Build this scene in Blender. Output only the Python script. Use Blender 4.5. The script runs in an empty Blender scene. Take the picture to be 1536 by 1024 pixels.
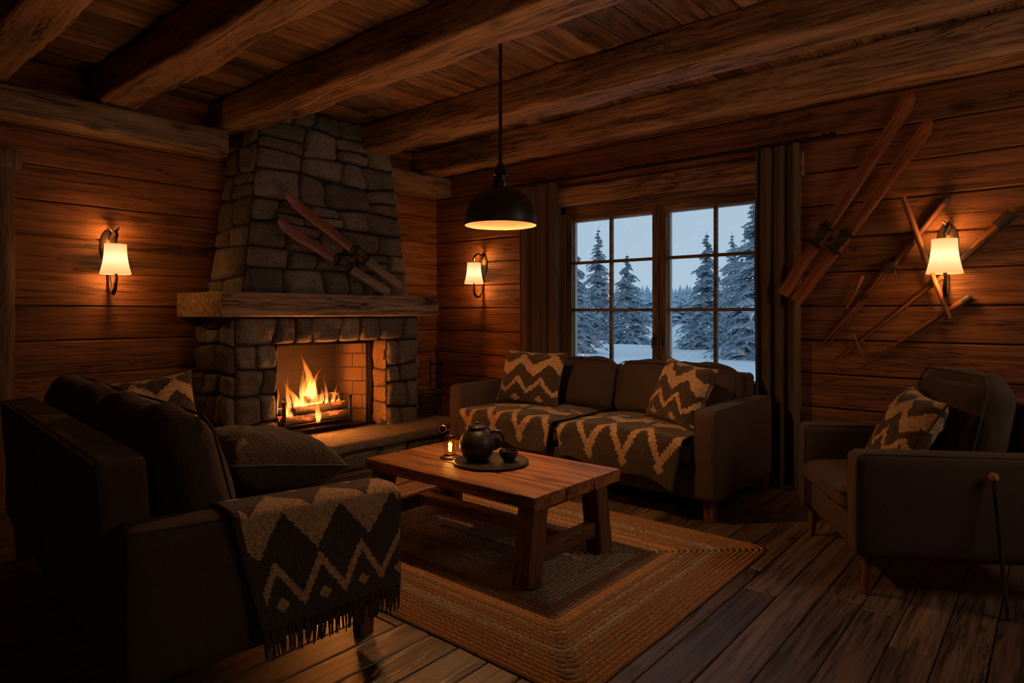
import bpy, bmesh, math, random
from mathutils import Vector, Matrix, noise
PI = math.pi
RNG = random.Random(11)
COL = bpy.context.scene.collection
V = Vector

# ------------------------------------------------------------------ mesh builder
class MB:
    def __init__(s):
        s.v = []; s.f = []; s.t = []; s.p = []
    def add(s, vs, fs, tone=None, pat=None, M=None):
        b = len(s.v)
        if M is not None: vs = [M @ V(v) for v in vs]
        s.v += [tuple(v) for v in vs]
        tn = RNG.random() if tone is None else tone
        for i, f in enumerate(fs):
            s.f.append(tuple(b + k for k in f)); s.t.append(tn)
            s.p.append(0.0 if pat is None else pat[i])
        return s
    def bm(s, bm, tone=None, M=None):
        bm.verts.index_update()
        s.add([v.co.copy() for v in bm.verts], [[v.index for v in f.verts] for f in bm.faces], tone, None, M)
        bm.free(); return s
    def build(s, name, mat, parent=None, smooth=True, angle=40):
        me = bpy.data.meshes.new(name)
        me.from_pydata(s.v, [], s.f)
        a = me.attributes.new('tone', 'FLOAT', 'FACE'); a.data.foreach_set('value', s.t)
        a = me.attributes.new('pat', 'FLOAT', 'FACE'); a.data.foreach_set('value', s.p)
        bm = bmesh.new(); bm.from_mesh(me)
        bmesh.ops.recalc_face_normals(bm, faces=bm.faces)
        if smooth:
            lim = math.radians(angle)
            for f in bm.faces: f.smooth = True
            for e in bm.edges:
                if len(e.link_faces) == 2 and e.calc_face_angle(0) > lim: e.smooth = False
        bm.to_mesh(me); bm.free()
        me.materials.append(mat)
        o = bpy.data.objects.new(name, me); COL.objects.link(o)
        if parent is not None: o.parent = parent
        return o

def box(mb, c, s, bev=0.0, seg=2, M=None, tone=None):
    bm = bmesh.new(); bmesh.ops.create_cube(bm, size=1)
    for v in bm.verts: v.co = V((v.co.x * s[0], v.co.y * s[1], v.co.z * s[2]))
    if bev > 0: bmesh.ops.bevel(bm, geom=list(bm.edges), offset=bev, segments=seg, affect='EDGES', profile=0.5)
    for v in bm.verts: v.co += V(c)
    return mb.bm(bm, tone, M)

def soft(mb, c, s, r, n=10, puff=(0, 0, 0), wr=0.0, M=None, seed=0, tone=None, fn=None):
    """rounded box with n x n faces, puffed out along each axis, with wrinkles"""
    hx, hy, hz = s[0] / 2, s[1] / 2, s[2] / 2
    idx = {}; vs = []; fs = []
    def key(p): return (round(p[0], 5), round(p[1], 5), round(p[2], 5))
    def vert(p):
        k = key(p)
        if k in idx: return idx[k]
        x, y, z = [math.tan(q * PI / 4 * 0.98) / math.tan(PI / 4 * 0.98) if False else q for q in p]
        P = V((x * hx, y * hy, z * hz))
        I = V((max(-(hx - r), min(hx - r, P.x)), max(-(hy - r), min(hy - r, P.y)), max(-(hz - r), min(hz - r, P.z))))
        d = P - I
        if d.length > 1e-7:
            Q = I + d.normalized() * r
        else: Q = P
        Q.x += puff[0] * x * (1 - y * y) * (1 - z * z)
        Q.y += puff[1] * y * (1 - x * x) * (1 - z * z)
        Q.z += puff[2] * z * (1 - x * x) * (1 - y * y)
        if wr:
            q = V((Q.x * 7 + seed, Q.y * 7, Q.z * 7)); q2 = V((Q.x * 22 + seed, Q.y * 5, Q.z * 9))
            nn = Q - V((0, 0, 0)); nn.normalize()
            Q += nn * (noise.noise(q) * wr + noise.noise(q2) * wr * 0.5)
        if fn: Q = fn(Q)
        Q += V(c)
        idx[k] = len(vs); vs.append(Q); return idx[k]
    t = [-1 + 2 * i / n for i in range(n + 1)]
    # concentrate rows near the edges
    for ax in range(3):
        for sg in (-1, 1):
            for i in range(n):
                for j in range(n):
                    q = []
                    for (a, b) in ((t[i], t[j]), (t[i + 1], t[j]), (t[i + 1], t[j + 1]), (t[i], t[j + 1])):
                        a = math.sin(a * PI / 2) * 0.55 + a * 0.45; b = math.sin(b * PI / 2) * 0.55 + b * 0.45
                        p = [0, 0, 0]; p[ax] = sg; p[(ax + 1) % 3] = a; p[(ax + 2) % 3] = b
                        q.append(vert(p))
                    fs.append(q if sg > 0 else q[::-1])
    return mb.add(vs, fs, tone, None, M)

def tube(mb, pts, rad, seg=8, cap=True, M=None, tone=None):
    pts = [V(p) for p in pts]; n = len(pts)
    rs = rad if isinstance(rad, (list, tuple)) else [rad] * n
    T = []
    for i in range(n):
        d = pts[min(i + 1, n - 1)] - pts[max(i - 1, 0)]
        T.append(d.normalized() if d.length > 1e-9 else V((0, 0, 1)))
    up = V((0, 0, 1)) if abs(T[0].z) < 0.9 else V((1, 0, 0))
    N = (up - T[0] * up.dot(T[0])).normalized()
    vs = []; fs = []
    for i in range(n):
        if i: N = (N - T[i] * N.dot(T[i])); N.normalize()
        B = T[i].cross(N)
        for k in range(seg):
            a = 2 * PI * k / seg
            vs.append(pts[i] + (N * math.cos(a) + B * math.sin(a)) * rs[i])
    for i in range(n - 1):
        for k in range(seg):
            k2 = (k + 1) % seg
            fs.append((i * seg + k, i * seg + k2, (i + 1) * seg + k2, (i + 1) * seg + k))
    if cap:
        fs.append(tuple(range(seg))[::-1]); fs.append(tuple((n - 1) * seg + k for k in range(seg)))
    return mb.add(vs, fs, tone, None, M)

def lathe(mb, prof, seg=32, c=(0, 0, 0), M=None, tone=None, close=False):
    vs = []; fs = []; n = len(prof)
    for (r, z) in prof:
        for k in range(seg):
            a = 2 * PI * k / seg
            vs.append((c[0] + r * math.cos(a), c[1] + r * math.sin(a), c[2] + z))
    m = n if close else n - 1
    for i in range(m):
        j = (i + 1) % n
        for k in range(seg):
            k2 = (k + 1) % seg
            fs.append((i * seg + k, i * seg + k2, j * seg + k2, j * seg + k))
    if not close:
        if prof[0][0] > 1e-6: fs.append(tuple(range(seg))[::-1])
        if prof[-1][0] > 1e-6: fs.append(tuple((n - 1) * seg + k for k in range(seg)))
    return mb.add(vs, fs, tone, None, M)

def hewn(mb, a, b, w, h, r=0.03, amp=0.012, n=40, seed=0, up=(0, 0, 1), tone=None, freq=2.2):
    """a rough hewn squared timber from a to b"""
    a = V(a); b = V(b); T = (b - a).normalized(); U = V(up); S = T.cross(U).normalized(); U = S.cross(T)
    ring = []
    for cx, cz, a0 in ((w / 2 - r, h / 2 - r, 0), (-w / 2 + r, h / 2 - r, PI / 2), (-w / 2 + r, -h / 2 + r, PI), (w / 2 - r, -h / 2 + r, 1.5 * PI)):
        for k in range(4):
            an = a0 + k * PI / 6
            ring.append((cx + r * math.cos(an), cz + r * math.sin(an)))
    full = []
    for i in range(len(ring)):
        p, q = ring[i], ring[(i + 1) % len(ring)]
        full.append(p)
        L = math.hypot(p[0] - q[0], p[1] - q[1])
        if L > 0.06:
            for k in (1, 2): full.append((p[0] + (q[0] - p[0]) * k / 3, p[1] + (q[1] - p[1]) * k / 3))
    m = len(full); vs = []; fs = []
    for i in range(n + 1):
        P = a.lerp(b, i / n)
        for (x, z) in full:
            Q = P + S * x + U * z
            d = noise.noise(V((i / n * (b - a).length * freq + seed * 9.7, x * 7, z * 7))) * amp + noise.noise(V((i / n * (b - a).length * 9 + seed, x * 20, z * 20))) * amp * 0.35
            rr = V((x, z)).normalized()
            vs.append(Q + (S * rr.x + U * rr.y) * d)
    for i in range(n):
        for k in range(m):
            k2 = (k + 1) % m
            fs.append((i * m + k, i * m + k2, (i + 1) * m + k2, (i + 1) * m + k))
    fs.append(tuple(range(m))[::-1]); fs.append(tuple(n * m + k for k in range(m)))
    return mb.add(vs, fs, tone)

def stones(mb, p00, p10, p11, p01, rows, cols, bulge=0.045, gap=0.0055, seed=1, n=10, split=0.25):
    """irregular coursed stones over a quad; every stone a pillow of its own tone, over a mortar bed"""
    rg = random.Random(seed)
    p00, p10, p11, p01 = map(V, (p00, p10, p11, p01))
    W = ((p10 - p00).length + (p11 - p01).length) / 2; H = ((p01 - p00).length + (p11 - p10).length) / 2
    N = (p10 - p00).cross(p01 - p00).normalized()
    def P(u, v): return p00.lerp(p10, u).lerp(p01.lerp(p11, u), v)
    mb.add([p00, p10, p11, p01], [(0, 1, 2, 3)], 0.02)
    hs = [rg.uniform(0.75, 1.3) for _ in range(rows)]; sm = sum(hs); hs = [h / sm for h in hs]
    vb = [0]
    for h in hs: vb.append(vb[-1] + h)
    def wob(u, k):
        if k == 0 or k == rows: return 0
        return noise.noise(V((u * W * 2.6 + seed * 3.1, k * 5.3, 0))) * 0.32 * min(hs[max(0, k - 1)], hs[min(rows - 1, k)])
    for k in range(rows):
        cn = max(1, cols + rg.choice((-1, 0, 0, 1))) if cols > 2 else cols
        ws = [rg.uniform(0.6, 1.5) for _ in range(cn)]; sw = sum(ws)
        ub = [0]
        for w in ws: ub.append(ub[-1] + w / sw)
        sh = [0] + [rg.uniform(-.18, .18) / cn * (0.6) for _ in range(cn - 1)] + [0]
        for i in range(cn):
            u0, u1 = ub[i], ub[i + 1]
            cells = [(0, 1)]
            if rg.random() < split and hs[k] * H > 0.12: 
                m = rg.uniform(.38, .62); cells = [(0, m), (m, 1)]
            for (c0, c1) in cells:
                def corner(u, vv, s):
                    uu = u + (s * (1 if vv > .5 else -1))
                    v_lo = vb[k] + wob(u, k); v_hi = vb[k + 1] + wob(u, k + 1)
                    return uu, v_lo + (v_hi - v_lo) * vv
                q = [corner(u0, c0, sh[i]), corner(u1, c0, sh[i + 1]), corner(u1, c1, sh[i + 1]), corner(u0, c1, sh[i])]
                tone = rg.uniform(0.15, 1.0); hgt = bulge * rg.uniform(.65, 1.25)
                sd = rg.uniform(0, 100); tilt = (rg.uniform(-.3, .3), rg.uniform(-.3, .3))
                cu = abs(q[1][0] - q[0][0]) * W; cv = abs(q[3][1] - q[0][1]) * H
                gu = gap / max(cu, .02); gv = gap / max(cv, .02)
                vs = []; fs = []
                for b in range(n + 1):
                    for a in range(n + 1):
                        x = -1 + 2 * a / n; y = -1 + 2 * b / n
                        # squeeze to rounded corners
                        X = math.copysign(1 - (1 - abs(x)) ** 1.6, x); Y = math.copysign(1 - (1 - abs(y)) ** 1.6, y)
                        rc = 0.26
                        fx = X * math.sqrt(max(0, 1 - rc * Y ** 4 * abs(X) ** 2 * 0.55)); fy = Y * math.sqrt(max(0, 1 - rc * X ** 4 * abs(Y) ** 2 * 0.55))
                        uu = (fx + 1) / 2; vv = (fy + 1) / 2
                        uu = gu + uu * (1 - 2 * gu); vv = gv + vv * (1 - 2 * gv)
                        bu = q[0][0] * (1 - uu) * (1 - vv) + q[1][0] * uu * (1 - vv) + q[2][0] * uu * vv + q[3][0] * (1 - uu) * vv
                        bv = q[0][1] * (1 - uu) * (1 - vv) + q[1][1] * uu * (1 - vv) + q[2][1] * uu * vv + q[3][1] * (1 - uu) * vv
                        ed = 0 if (a in (0, n) or b in (0, n)) else 1
                        prof = ((1 - abs(X) ** 7) * (1 - abs(Y) ** 7)) ** .5
                        hh = hgt * prof * (1 + tilt[0] * X + tilt[1] * Y)
                        base = P(bu, bv)
                        dn = noise.fractal(base * 9 + V((sd, 0, 0)), 0.75, 2.1, 5) * 0.020 * prof
                        ej = noise.noise(base * 14 + V((0, sd, 0))) * 0.010
                        vs.append(base + N * (hh + dn) + (p10 - p00).normalized() * ej * (0 if bu < .001 or bu > .999 else 1))
                for b in range(n):
                    for a in range(n):
                        fs.append((b * (n + 1) + a, b * (n + 1) + a + 1, (b + 1) * (n + 1) + a + 1, (b + 1) * (n + 1) + a))
                mb.add(vs, fs, tone)
    return mb

def boards(mb, p0, dL, L, dH, H, N, bh=0.235, off=0.0, bev=0.007, rg=None, seed=0, seg=.3):
    """horizontal wall boards with eased edges and a slightly wavy face: front at p0, facing N"""
    rg = rg or random.Random(seed)
    p0 = V(p0); dL = V(dL); dH = V(dH); N = V(N)
    h = -off
    while h < H - 1e-4:
        h0 = max(h, 0); h1 = min(h + bh, H); k = round((p0.z + h) / bh)
        tone = random.Random(k * 77 + seed).random()
        if h1 - h0 > 0.004:
            prof = [(h0, -.03), (h0 + .0035, -.022), (h0 + .005, -.004), (h0 + .011, 0), ((h0 + h1) / 2, .001), (h1 - .011, 0), (h1 - .005, -.004), (h1 - .0035, -.022), (h1, -.03)]
            if h1 - h0 < bev * 5: prof = [(h0, -.03), (h0, 0), (h1, 0), (h1, -.03)]
            n = max(2, int(L / seg)); m = len(prof); vs = []; fs = []
            for i in range(n + 1):
                for (a, d) in prof:
                    pos = p0 + dL * (L * i / n)
                    q = pos + dH * a
                    w = noise.noise(V((q.x * 1.3 + k * 3.3, q.y * 1.3, k * 7.7))) * .004 if d > -.01 else 0
                    e = noise.noise(V((q.x * 2.1 + k * 5.1, q.y * 2.1, a * 3))) * .0035 if (d > -.02 and a not in (h0, h1)) else 0
                    vs.append(q + N * (d + w) + dH * e)
            for i in range(n):
                for j in range(m - 1):
                    fs.append((i * m + j, (i + 1) * m + j, (i + 1) * m + j + 1, i * m + j + 1))
            fs.append(tuple(range(m))); fs.append(tuple(n * m + j for j in range(m))[::-1])
            mb.add(vs, fs, tone)
        h += bh
    return mb

def sheet(mb, fn, nu, nv, th=0.006, patf=None, tone=None):
    """a thin two-sided cloth: fn(u, v) -> point"""
    vs = []; fs = []; pt = []
    for j in range(nv + 1):
        for i in range(nu + 1): vs.append(V(fn(i / nu, j / nv)))
    top = len(vs)
    W = nu + 1
    nor = []
    for j in range(nv + 1):
        for i in range(nu + 1):
            a = vs[j * W + min(i + 1, nu)] - vs[j * W + max(i - 1, 0)]; b = vs[min(j + 1, nv) * W + i] - vs[max(j - 1, 0) * W + i]
            c = a.cross(b); nor.append(c.normalized() if c.length > 1e-12 else V((0, 0, 1)))
    vs += [vs[k] - nor[k] * th for k in range(top)]
    for j in range(nv):
        for i in range(nu):
            q = (j * W + i, j * W + i + 1, (j + 1) * W + i + 1, (j + 1) * W + i)
            pp = patf((i + .5) / nu, (j + .5) / nv) if patf else 0.0
            fs.append(q); pt.append(pp)
            fs.append(tuple(k + top for k in q[::-1])); pt.append(pp)
    rim = [i for i in range(W)] + [j * W + nu for j in range(1, nv + 1)] + [nv * W + i for i in range(nu - 1, -1, -1)] + [j * W for j in range(nv - 1, 0, -1)]
    for a, b in zip(rim, rim[1:] + rim[:1]): fs.append((b, a, a + top, b + top)); pt.append(0.0)
    return mb.add(vs, fs, tone, pt)

# ------------------------------------------------------------------ object helpers
def tag(o, label, cat, group=None, kind=None):
    o['label'] = label; o['category'] = cat
    if group: o['group'] = group
    if kind: o['kind'] = kind
    return o
def thing(name, label, cat, loc=(0, 0, 0), rotz=0, group=None, M=None, kind=None):
    o = bpy.data.objects.new(name, None); COL.objects.link(o); o.empty_display_size = .1
    if M is not None: o.matrix_world = M
    else: o.location = loc; o.rotation_euler = (0, 0, rotz)
    return tag(o, label, cat, group, kind)
def dup(root, label=None, loc=None, rotz=None):
    r = root.copy(); COL.objects.link(r)
    if loc is not None: r.location = loc
    if rotz is not None: r.rotation_euler = (0, 0, rotz)
    if label: r['label'] = label
    for ch in list(root.children):
        c = ch.copy(); COL.objects.link(c); c.parent = r
        for g in ch.children:
            d = g.copy(); COL.objects.link(d); d.parent = c
    return r
def frame(o, x, n):
    """matrix with origin o, X along x, Z along n"""
    x = V(x).normalized(); n = V(n); n = (n - x * n.dot(x)).normalized(); y = n.cross(x)
    return Matrix(((x.x, y.x, n.x, o[0]), (x.y, y.y, n.y, o[1]), (x.z, y.z, n.z, o[2]), (0, 0, 0, 1)))

# ------------------------------------------------------------------ materials
class NB:
    def __init__(s, name):
        s.m = bpy.data.materials.new(name); s.m.use_nodes = True; s.t = s.m.node_tree; s.t.nodes.clear()
        s.out = s.t.nodes.new('ShaderNodeOutputMaterial')
    def n(s, ty, _in=None, **kw):
        nd = s.t.nodes.new(ty)
        for k, v in kw.items(): setattr(nd, k, v)
        for k, v in (_in or {}).items():
            if isinstance(v, bpy.types.NodeSocket): s.t.links.new(v, nd.inputs[k])
            else: nd.inputs[k].default_value = v
        return nd
    def math(s, op, a, b=0.0, clamp=False):
        return s.n('ShaderNodeMath', {0: a, 1: b}, operation=op, use_clamp=clamp).outputs[0]
    def mix(s, f, a, b, mode='MIX'):
        nd = s.n('ShaderNodeMix', {0: f, 6: a, 7: b}, data_type='RGBA', blend_type=mode); return nd.outputs[2]
    def ramp(s, f, stops, interp='LINEAR'):
        nd = s.n('ShaderNodeValToRGB', {0: f}); cr = nd.color_ramp; cr.interpolation = interp
        while len(cr.elements) > 1: cr.elements.remove(cr.elements[-1])
        cr.elements[0].position = stops[0][0]; cr.elements[0].color = rgba(stops[0][1])
        for p, c in stops[1:]:
            e = cr.elements.new(p); e.color = rgba(c)
        return nd.outputs[0]
    def coord(s, kind='Object'): return s.n('ShaderNodeTexCoord').outputs[kind]
    def mapping(s, v, scale=(1, 1, 1), loc=(0, 0, 0)):
        return s.n('ShaderNodeMapping', {'Vector': v, 'Scale': scale, 'Location': loc}).outputs[0]
    def noise(s, v, scale, detail=4, rough=.55, dist=0.0, out=0):
        return s.n('ShaderNodeTexNoise', {'Vector': v, 'Scale': scale, 'Detail': detail, 'Roughness': rough, 'Distortion': dist}).outputs[out]
    def attr(s, name): return s.n('ShaderNodeAttribute', attribute_name=name).outputs['Fac']
    def bump(s, h, strength=.3, dist=.01, nrm=None):
        d = {'Height': h, 'Strength': strength, 'Distance': dist}
        if nrm is not None: d['Normal'] = nrm
        return s.n('ShaderNodeBump', d).outputs[0]
    def bsdf(s, col, rough=.6, nrm=None, **kw):
        d = {'Base Color': col, 'Roughness': rough}
        if nrm is not None: d['Normal'] = nrm
        d.update({k.replace('_', ' '): v for k, v in kw.items()})
        b = s.n('ShaderNodeBsdfPrincipled', d)
        s.t.links.new(b.outputs[0], s.out.inputs[0]); return b
def rgba(c): return (c[0], c[1], c[2], 1.0)

def wood(name, axis, dark, light, rough=.6, bump=.5, across=16, knots=True, tonevar=.9, along=1.1, spec=.3):
    b = NB(name); co = b.coord()
    across *= 1.9; along *= 1.3
    tone = b.attr('tone')
    off = b.n('ShaderNodeCombineXYZ', {0: b.math('MULTIPLY', tone, 31.7), 1: b.math('MULTIPLY', tone, 17.3), 2: b.math('MULTIPLY', tone, 23.9)}).outputs[0]
    cv = b.n('ShaderNodeVectorMath', {0: co, 1: off}, operation='ADD').outputs[0]
    sc = [across] * 3; sc['XYZ'.index(axis)] = along
    st = b.mapping(cv, sc)
    sc2 = [4.0] * 3; sc2['XYZ'.index(axis)] = 1.2
    blot = b.noise(b.mapping(cv, sc2), 1.0, 3)
    g = b.noise(st, 1.0, 6, .6, .6)
    sc3 = [across * 4] * 3; sc3['XYZ'.index(axis)] = along * 3.5
    fine = b.noise(b.mapping(cv, sc3), 1.0, 4, .7)
    h = b.math('ADD', b.math('MULTIPLY', g, .6), b.math('MULTIPLY', fine, .4))
    col = b.ramp(h, [(.34, tuple(x * .15 for x in dark)), (.42, dark), (.54, light), (.70, tuple(x * 1.35 for x in light))])
    col = b.mix(b.math('MULTIPLY', b.math('SUBTRACT', blot, .35, True), 1.3), col, rgba(tuple(x * .55 for x in dark)), 'MIX')
    if knots:
        sk = [3.6] * 3; sk['XYZ'.index(axis)] = 1.5
        vo = b.n('ShaderNodeTexVoronoi', {'Vector': b.mapping(cv, sk), 'Scale': 1.0, 'Randomness': 1.0})
        kn = b.ramp(b.math('ADD', vo.outputs['Distance'], b.math('MULTIPLY', b.math('SUBTRACT', g, .5), .15)), [(.05, (1, 1, 1)), (.15, (0, 0, 0))])
        col = b.mix(b.math('MULTIPLY', kn, .8), col, rgba(tuple(x * .25 for x in dark)))
    sc4 = [across * .45] * 3; sc4['XYZ'.index(axis)] = along * .7
    ck = b.noise(b.mapping(cv, sc4, (3.1, 7.7, 1.3)), 1.0, 5, .6, .5)
    ck = b.ramp(b.math('ABSOLUTE', b.math('SUBTRACT', ck, .5)), [(0, (1, 1, 1)), (.010, (.7, .7, .7)), (.022, (0, 0, 0))])
    ck = b.math('MULTIPLY', ck, b.ramp(blot, [(.45, (0, 0, 0)), (.6, (.85, .85, .85))]))
    col = b.mix(ck, col, rgba(tuple(x * .12 for x in dark)))
    h = b.math('SUBTRACT', h, b.math('MULTIPLY', ck, .8))
    br = b.math('ADD', b.math('MULTIPLY', tone, tonevar), 1 - tonevar * .5)
    col = b.mix(1.0, col, b.n('ShaderNodeCombineColor', {0: br, 1: br, 2: br}).outputs[0], 'MULTIPLY')
    b.bsdf(col, b.math('ADD', b.math('MULTIPLY', fine, .25), rough - .12), b.bump(h, bump, .012), Specular_IOR_Level=spec)
    return b.m

def stone_mat(name, c1, c2, c3):
    b = NB(name); co = b.coord(); tone = b.attr('tone')
    n1 = b.noise(co, 9, 8, .65); n2 = b.noise(co, 45, 6, .7); n3 = b.noise(b.mapping(co, (3, 3, 7)), 2.0, 4)
    base = b.ramp(tone, [(0.0, (.02, .017, .014)), (.03, (.02, .017, .014)), (.1, c1), (.55, c2), (1, c3)])
    col = b.mix(b.math('MULTIPLY', n1, .9), base, rgba((.045, .04, .036)))
    col = b.mix(b.math('MULTIPLY', b.math('SUBTRACT', n3, .5, True), 1.2), col, rgba((.21, .17, .13)))
    h = b.math('ADD', b.math('MULTIPLY', n1, .6), b.math('MULTIPLY', n2, .4))
    col = b.mix(1.0, col, b.ramp(n2, [(.3, (.55, .55, .55)), (.7, (1.3, 1.3, 1.3))]), 'MULTIPLY')
    b.bsdf(col, .85, b.bump(h, .9, .03), Specular_IOR_Level=.2)
    return b.m

def fabric(name, c1, c2, sc=260, bump=.35, sheen=.25):
    b = NB(name); co = b.coord()
    w1 = b.n('ShaderNodeTexWave', {'Vector': b.mapping(co, (1, 1, 0)), 'Scale': sc / 6.28, 'Distortion': 1.5, 'Detail': 2.0}).outputs['Fac']
    w2 = b.n('ShaderNodeTexWave', {'Vector': co, 'Scale': sc / 6.28, 'Distortion': 1.5, 'Detail': 2.0}, bands_direction='Z').outputs['Fac']
    n = b.noise(co, 60, 5, .7); n2 = b.noise(co, 4, 3)
    h = b.math('ADD', b.math('MULTIPLY', b.math('ADD', w1, w2), .4), n)
    col = b.mix(n, rgba(c1), rgba(c2)); col = b.mix(b.math('MULTIPLY', n2, .5), col, rgba(tuple(x * .6 for x in c1)))
    b.bsdf(col, .9, b.bump(h, bump, .004), Specular_IOR_Level=.15, Sheen_Weight=sheen, Sheen_Roughness=.5, Sheen_Tint=rgba((.6, .55, .5)))
    return b.m

def knit(name, dark, tan):
    b = NB(name); co = b.coord(); pat = b.attr('pat')
    n = b.noise(co, 70, 5, .75); n2 = b.noise(co, 9, 3)
    vo = b.n('ShaderNodeTexVoronoi', {'Vector': co, 'Scale': 150.0}).outputs['Distance']
    f = b.ramp(n, [(.3, (.45, .45, .45)), (.7, (1.35, 1.35, 1.35))])
    col = b.mix(pat, rgba(dark), rgba(tan)); col = b.mix(1.0, col, f, 'MULTIPLY')
    col = b.mix(b.math('MULTIPLY', n2, .35), col, rgba(tuple(x * .4 for x in dark)))
    b.bsdf(col, .95, b.bump(b.math('ADD', n, vo), .7, .006), Specular_IOR_Level=.1, Sheen_Weight=.3, Sheen_Tint=rgba((.7, .6, .5)))
    return b.m

def plain(name, c, rough=.5, metal=0.0, bump=0.0, spec=.4, bs=60):
    b = NB(name); co = b.coord(); n = b.noise(co, bs, 4, .6)
    col = b.mix(b.math('MULTIPLY', n, .6), rgba(c), rgba(tuple(x * .55 for x in c)))
    b.bsdf(col, b.math('ADD', b.math('MULTIPLY', n, .2), rough - .1), b.bump(n, bump, .004) if bump else None, Metallic=metal, Specular_IOR_Level=spec)
    return b.m

def emit(name, c, s):
    b = NB(name); e = b.n('ShaderNodeEmission', {'Color': rgba(c), 'Strength': s}); b.t.links.new(e.outputs[0], b.out.inputs[0]); return b.m

WALLC = ((.125, .045, .015), (.26, .10, .034))
M_wallx = wood('wall_boards_x', 'X', *WALLC, tonevar=.5)
M_wally = wood('wall_boards_y', 'Y', *WALLC, tonevar=.5)
M_ceil = wood('ceiling_planks', 'Y', (.10, .05, .024), (.24, .135, .07), across=11)
M_beam = wood('beam_timber', 'X', (.13, .066, .032), (.36, .20, .105), across=13, tonevar=.3, bump=.8)
M_beamy = wood('beam_timber_y', 'Y', (.13, .075, .04), (.33, .21, .12), across=13, tonevar=.3, bump=.8)
M_mantel = wood('mantel_timber', 'Y', (.17, .10, .055), (.42, .27, .155), across=15, tonevar=.2, bump=.9)
M_floor = wood('floor_planks', 'Y', (.055, .036, .027), (.145, .096, .066), rough=.38, across=15, tonevar=.7, bump=.4, spec=.5)
M_trim = wood('window_trim_x', 'X', (.10, .055, .028), (.24, .14, .075), tonevar=.3, knots=False)
M_trimz = wood('window_trim_z', 'Z', (.10, .055, .028), (.24, .14, .075), tonevar=.3, knots=False)
M_table = wood('table_oak', 'X', (.19, .07, .024), (.40, .165, .06), rough=.48, across=12, tonevar=.35, bump=.45, knots=True, spec=.4)
M_tablez = wood('table_leg_oak', 'Z', (.085, .035, .014), (.20, .09, .038), across=14, tonevar=.3, knots=False)
M_tabley = wood('table_rail_oak', 'Y', (.085, .035, .014), (.20, .09, .038), across=14, tonevar=.3, knots=False)
M_leg = wood('leg_walnut', 'Z', (.075, .032, .014), (.17, .078, .035), across=20, knots=False, tonevar=.2)
M_ski = wood('ski_varnish', 'X', (.11, .03, .010), (.31, .10, .034), rough=.36, across=40, along=1.5, knots=False, tonevar=.3, bump=.15, spec=.5)
M_skidark = wood('ski_tail_wood', 'X', (.10, .06, .035), (.26, .17, .10), rough=.5, across=40, knots=False, tonevar=.3, bump=.3)
M_pole = wood('pole_wood', 'X', (.10, .035, .014), (.27, .105, .042), rough=.45, across=50, knots=False, tonevar=.3, bump=.3)
M_leather = plain('old_leather', (.055, .03, .018), .55, bump=.3)
M_stone = stone_mat('field_stone', (.13, .112, .097), (.23, .198, .17), (.35, .30, .255))
M_jamb = stone_mat('firelit_jamb_stone', (.30, .17, .09), (.36, .21, .11), (.42, .24, .13))  # orange firelight on the inner jambs painted into the stone colour
M_hearth = stone_mat('hearth_slab', (.12, .10, .08), (.17, .14, .11), (.2, .165, .13))
M_uph = fabric('brown_upholstery', (.056, .035, .025), (.108, .071, .052), sheen=.05)
M_uph2 = fabric('dark_upholstery', (.054, .036, .027), (.10, .069, .053), sheen=.06)
M_pipe = plain('piping', (.05, .037, .028), .8, bump=.2)
M_knit = knit('zigzag_wool', (.068, .048, .038), (.56, .355, .19))
M_curt = fabric('linen_curtain', (.085, .056, .036), (.14, .097, .063), sc=200)
M_iron = plain('wrought_iron', (.022, .019, .017), .5, .7, bump=.25)
M_bronze = plain('bronze', (.06, .034, .02), .45, .6, bump=.35)
M_black = plain('black_enamel', (.014, .013, .012), .38, 0.0, spec=.5)
M_clay = plain('black_clay', (.02, .018, .017), .42, 0.0, bump=.15, spec=.5)
M_skylit = plain('skylit_edge', (.62, .62, .6), .7)  # pale colour paints skylight on the sash edges, no frost
M_cord = plain('black_cord', (.008, .008, .008), .6)
def firebrick():
    b = NB('firebrick'); co = b.coord()
    cs = b.n('ShaderNodeSeparateXYZ', {0: co})
    uv = b.n('ShaderNodeCombineXYZ', {0: b.math('ADD', cs.outputs[0], cs.outputs[1]), 1: cs.outputs[2], 2: 0.0}).outputs[0]
    br = b.n('ShaderNodeTexBrick', {'Vector': uv, 'Color1': rgba((.22, .12, .065)), 'Color2': rgba((.15, .08, .045)), 'Mortar': rgba((.03, .02, .014)), 'Scale': 1.0, 'Mortar Size': .006, 'Brick Width': .26, 'Row Height': .125})
    n = b.noise(co, 30, 5, .7)
    col = b.mix(b.math('MULTIPLY', n, .6), br.outputs[0], rgba((.06, .035, .02)))
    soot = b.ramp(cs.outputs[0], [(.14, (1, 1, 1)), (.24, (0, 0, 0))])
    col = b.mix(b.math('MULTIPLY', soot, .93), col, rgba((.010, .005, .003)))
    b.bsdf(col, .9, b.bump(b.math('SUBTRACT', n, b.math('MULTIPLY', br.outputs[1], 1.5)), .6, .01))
    return b.m
M_brick = firebrick()
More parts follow.
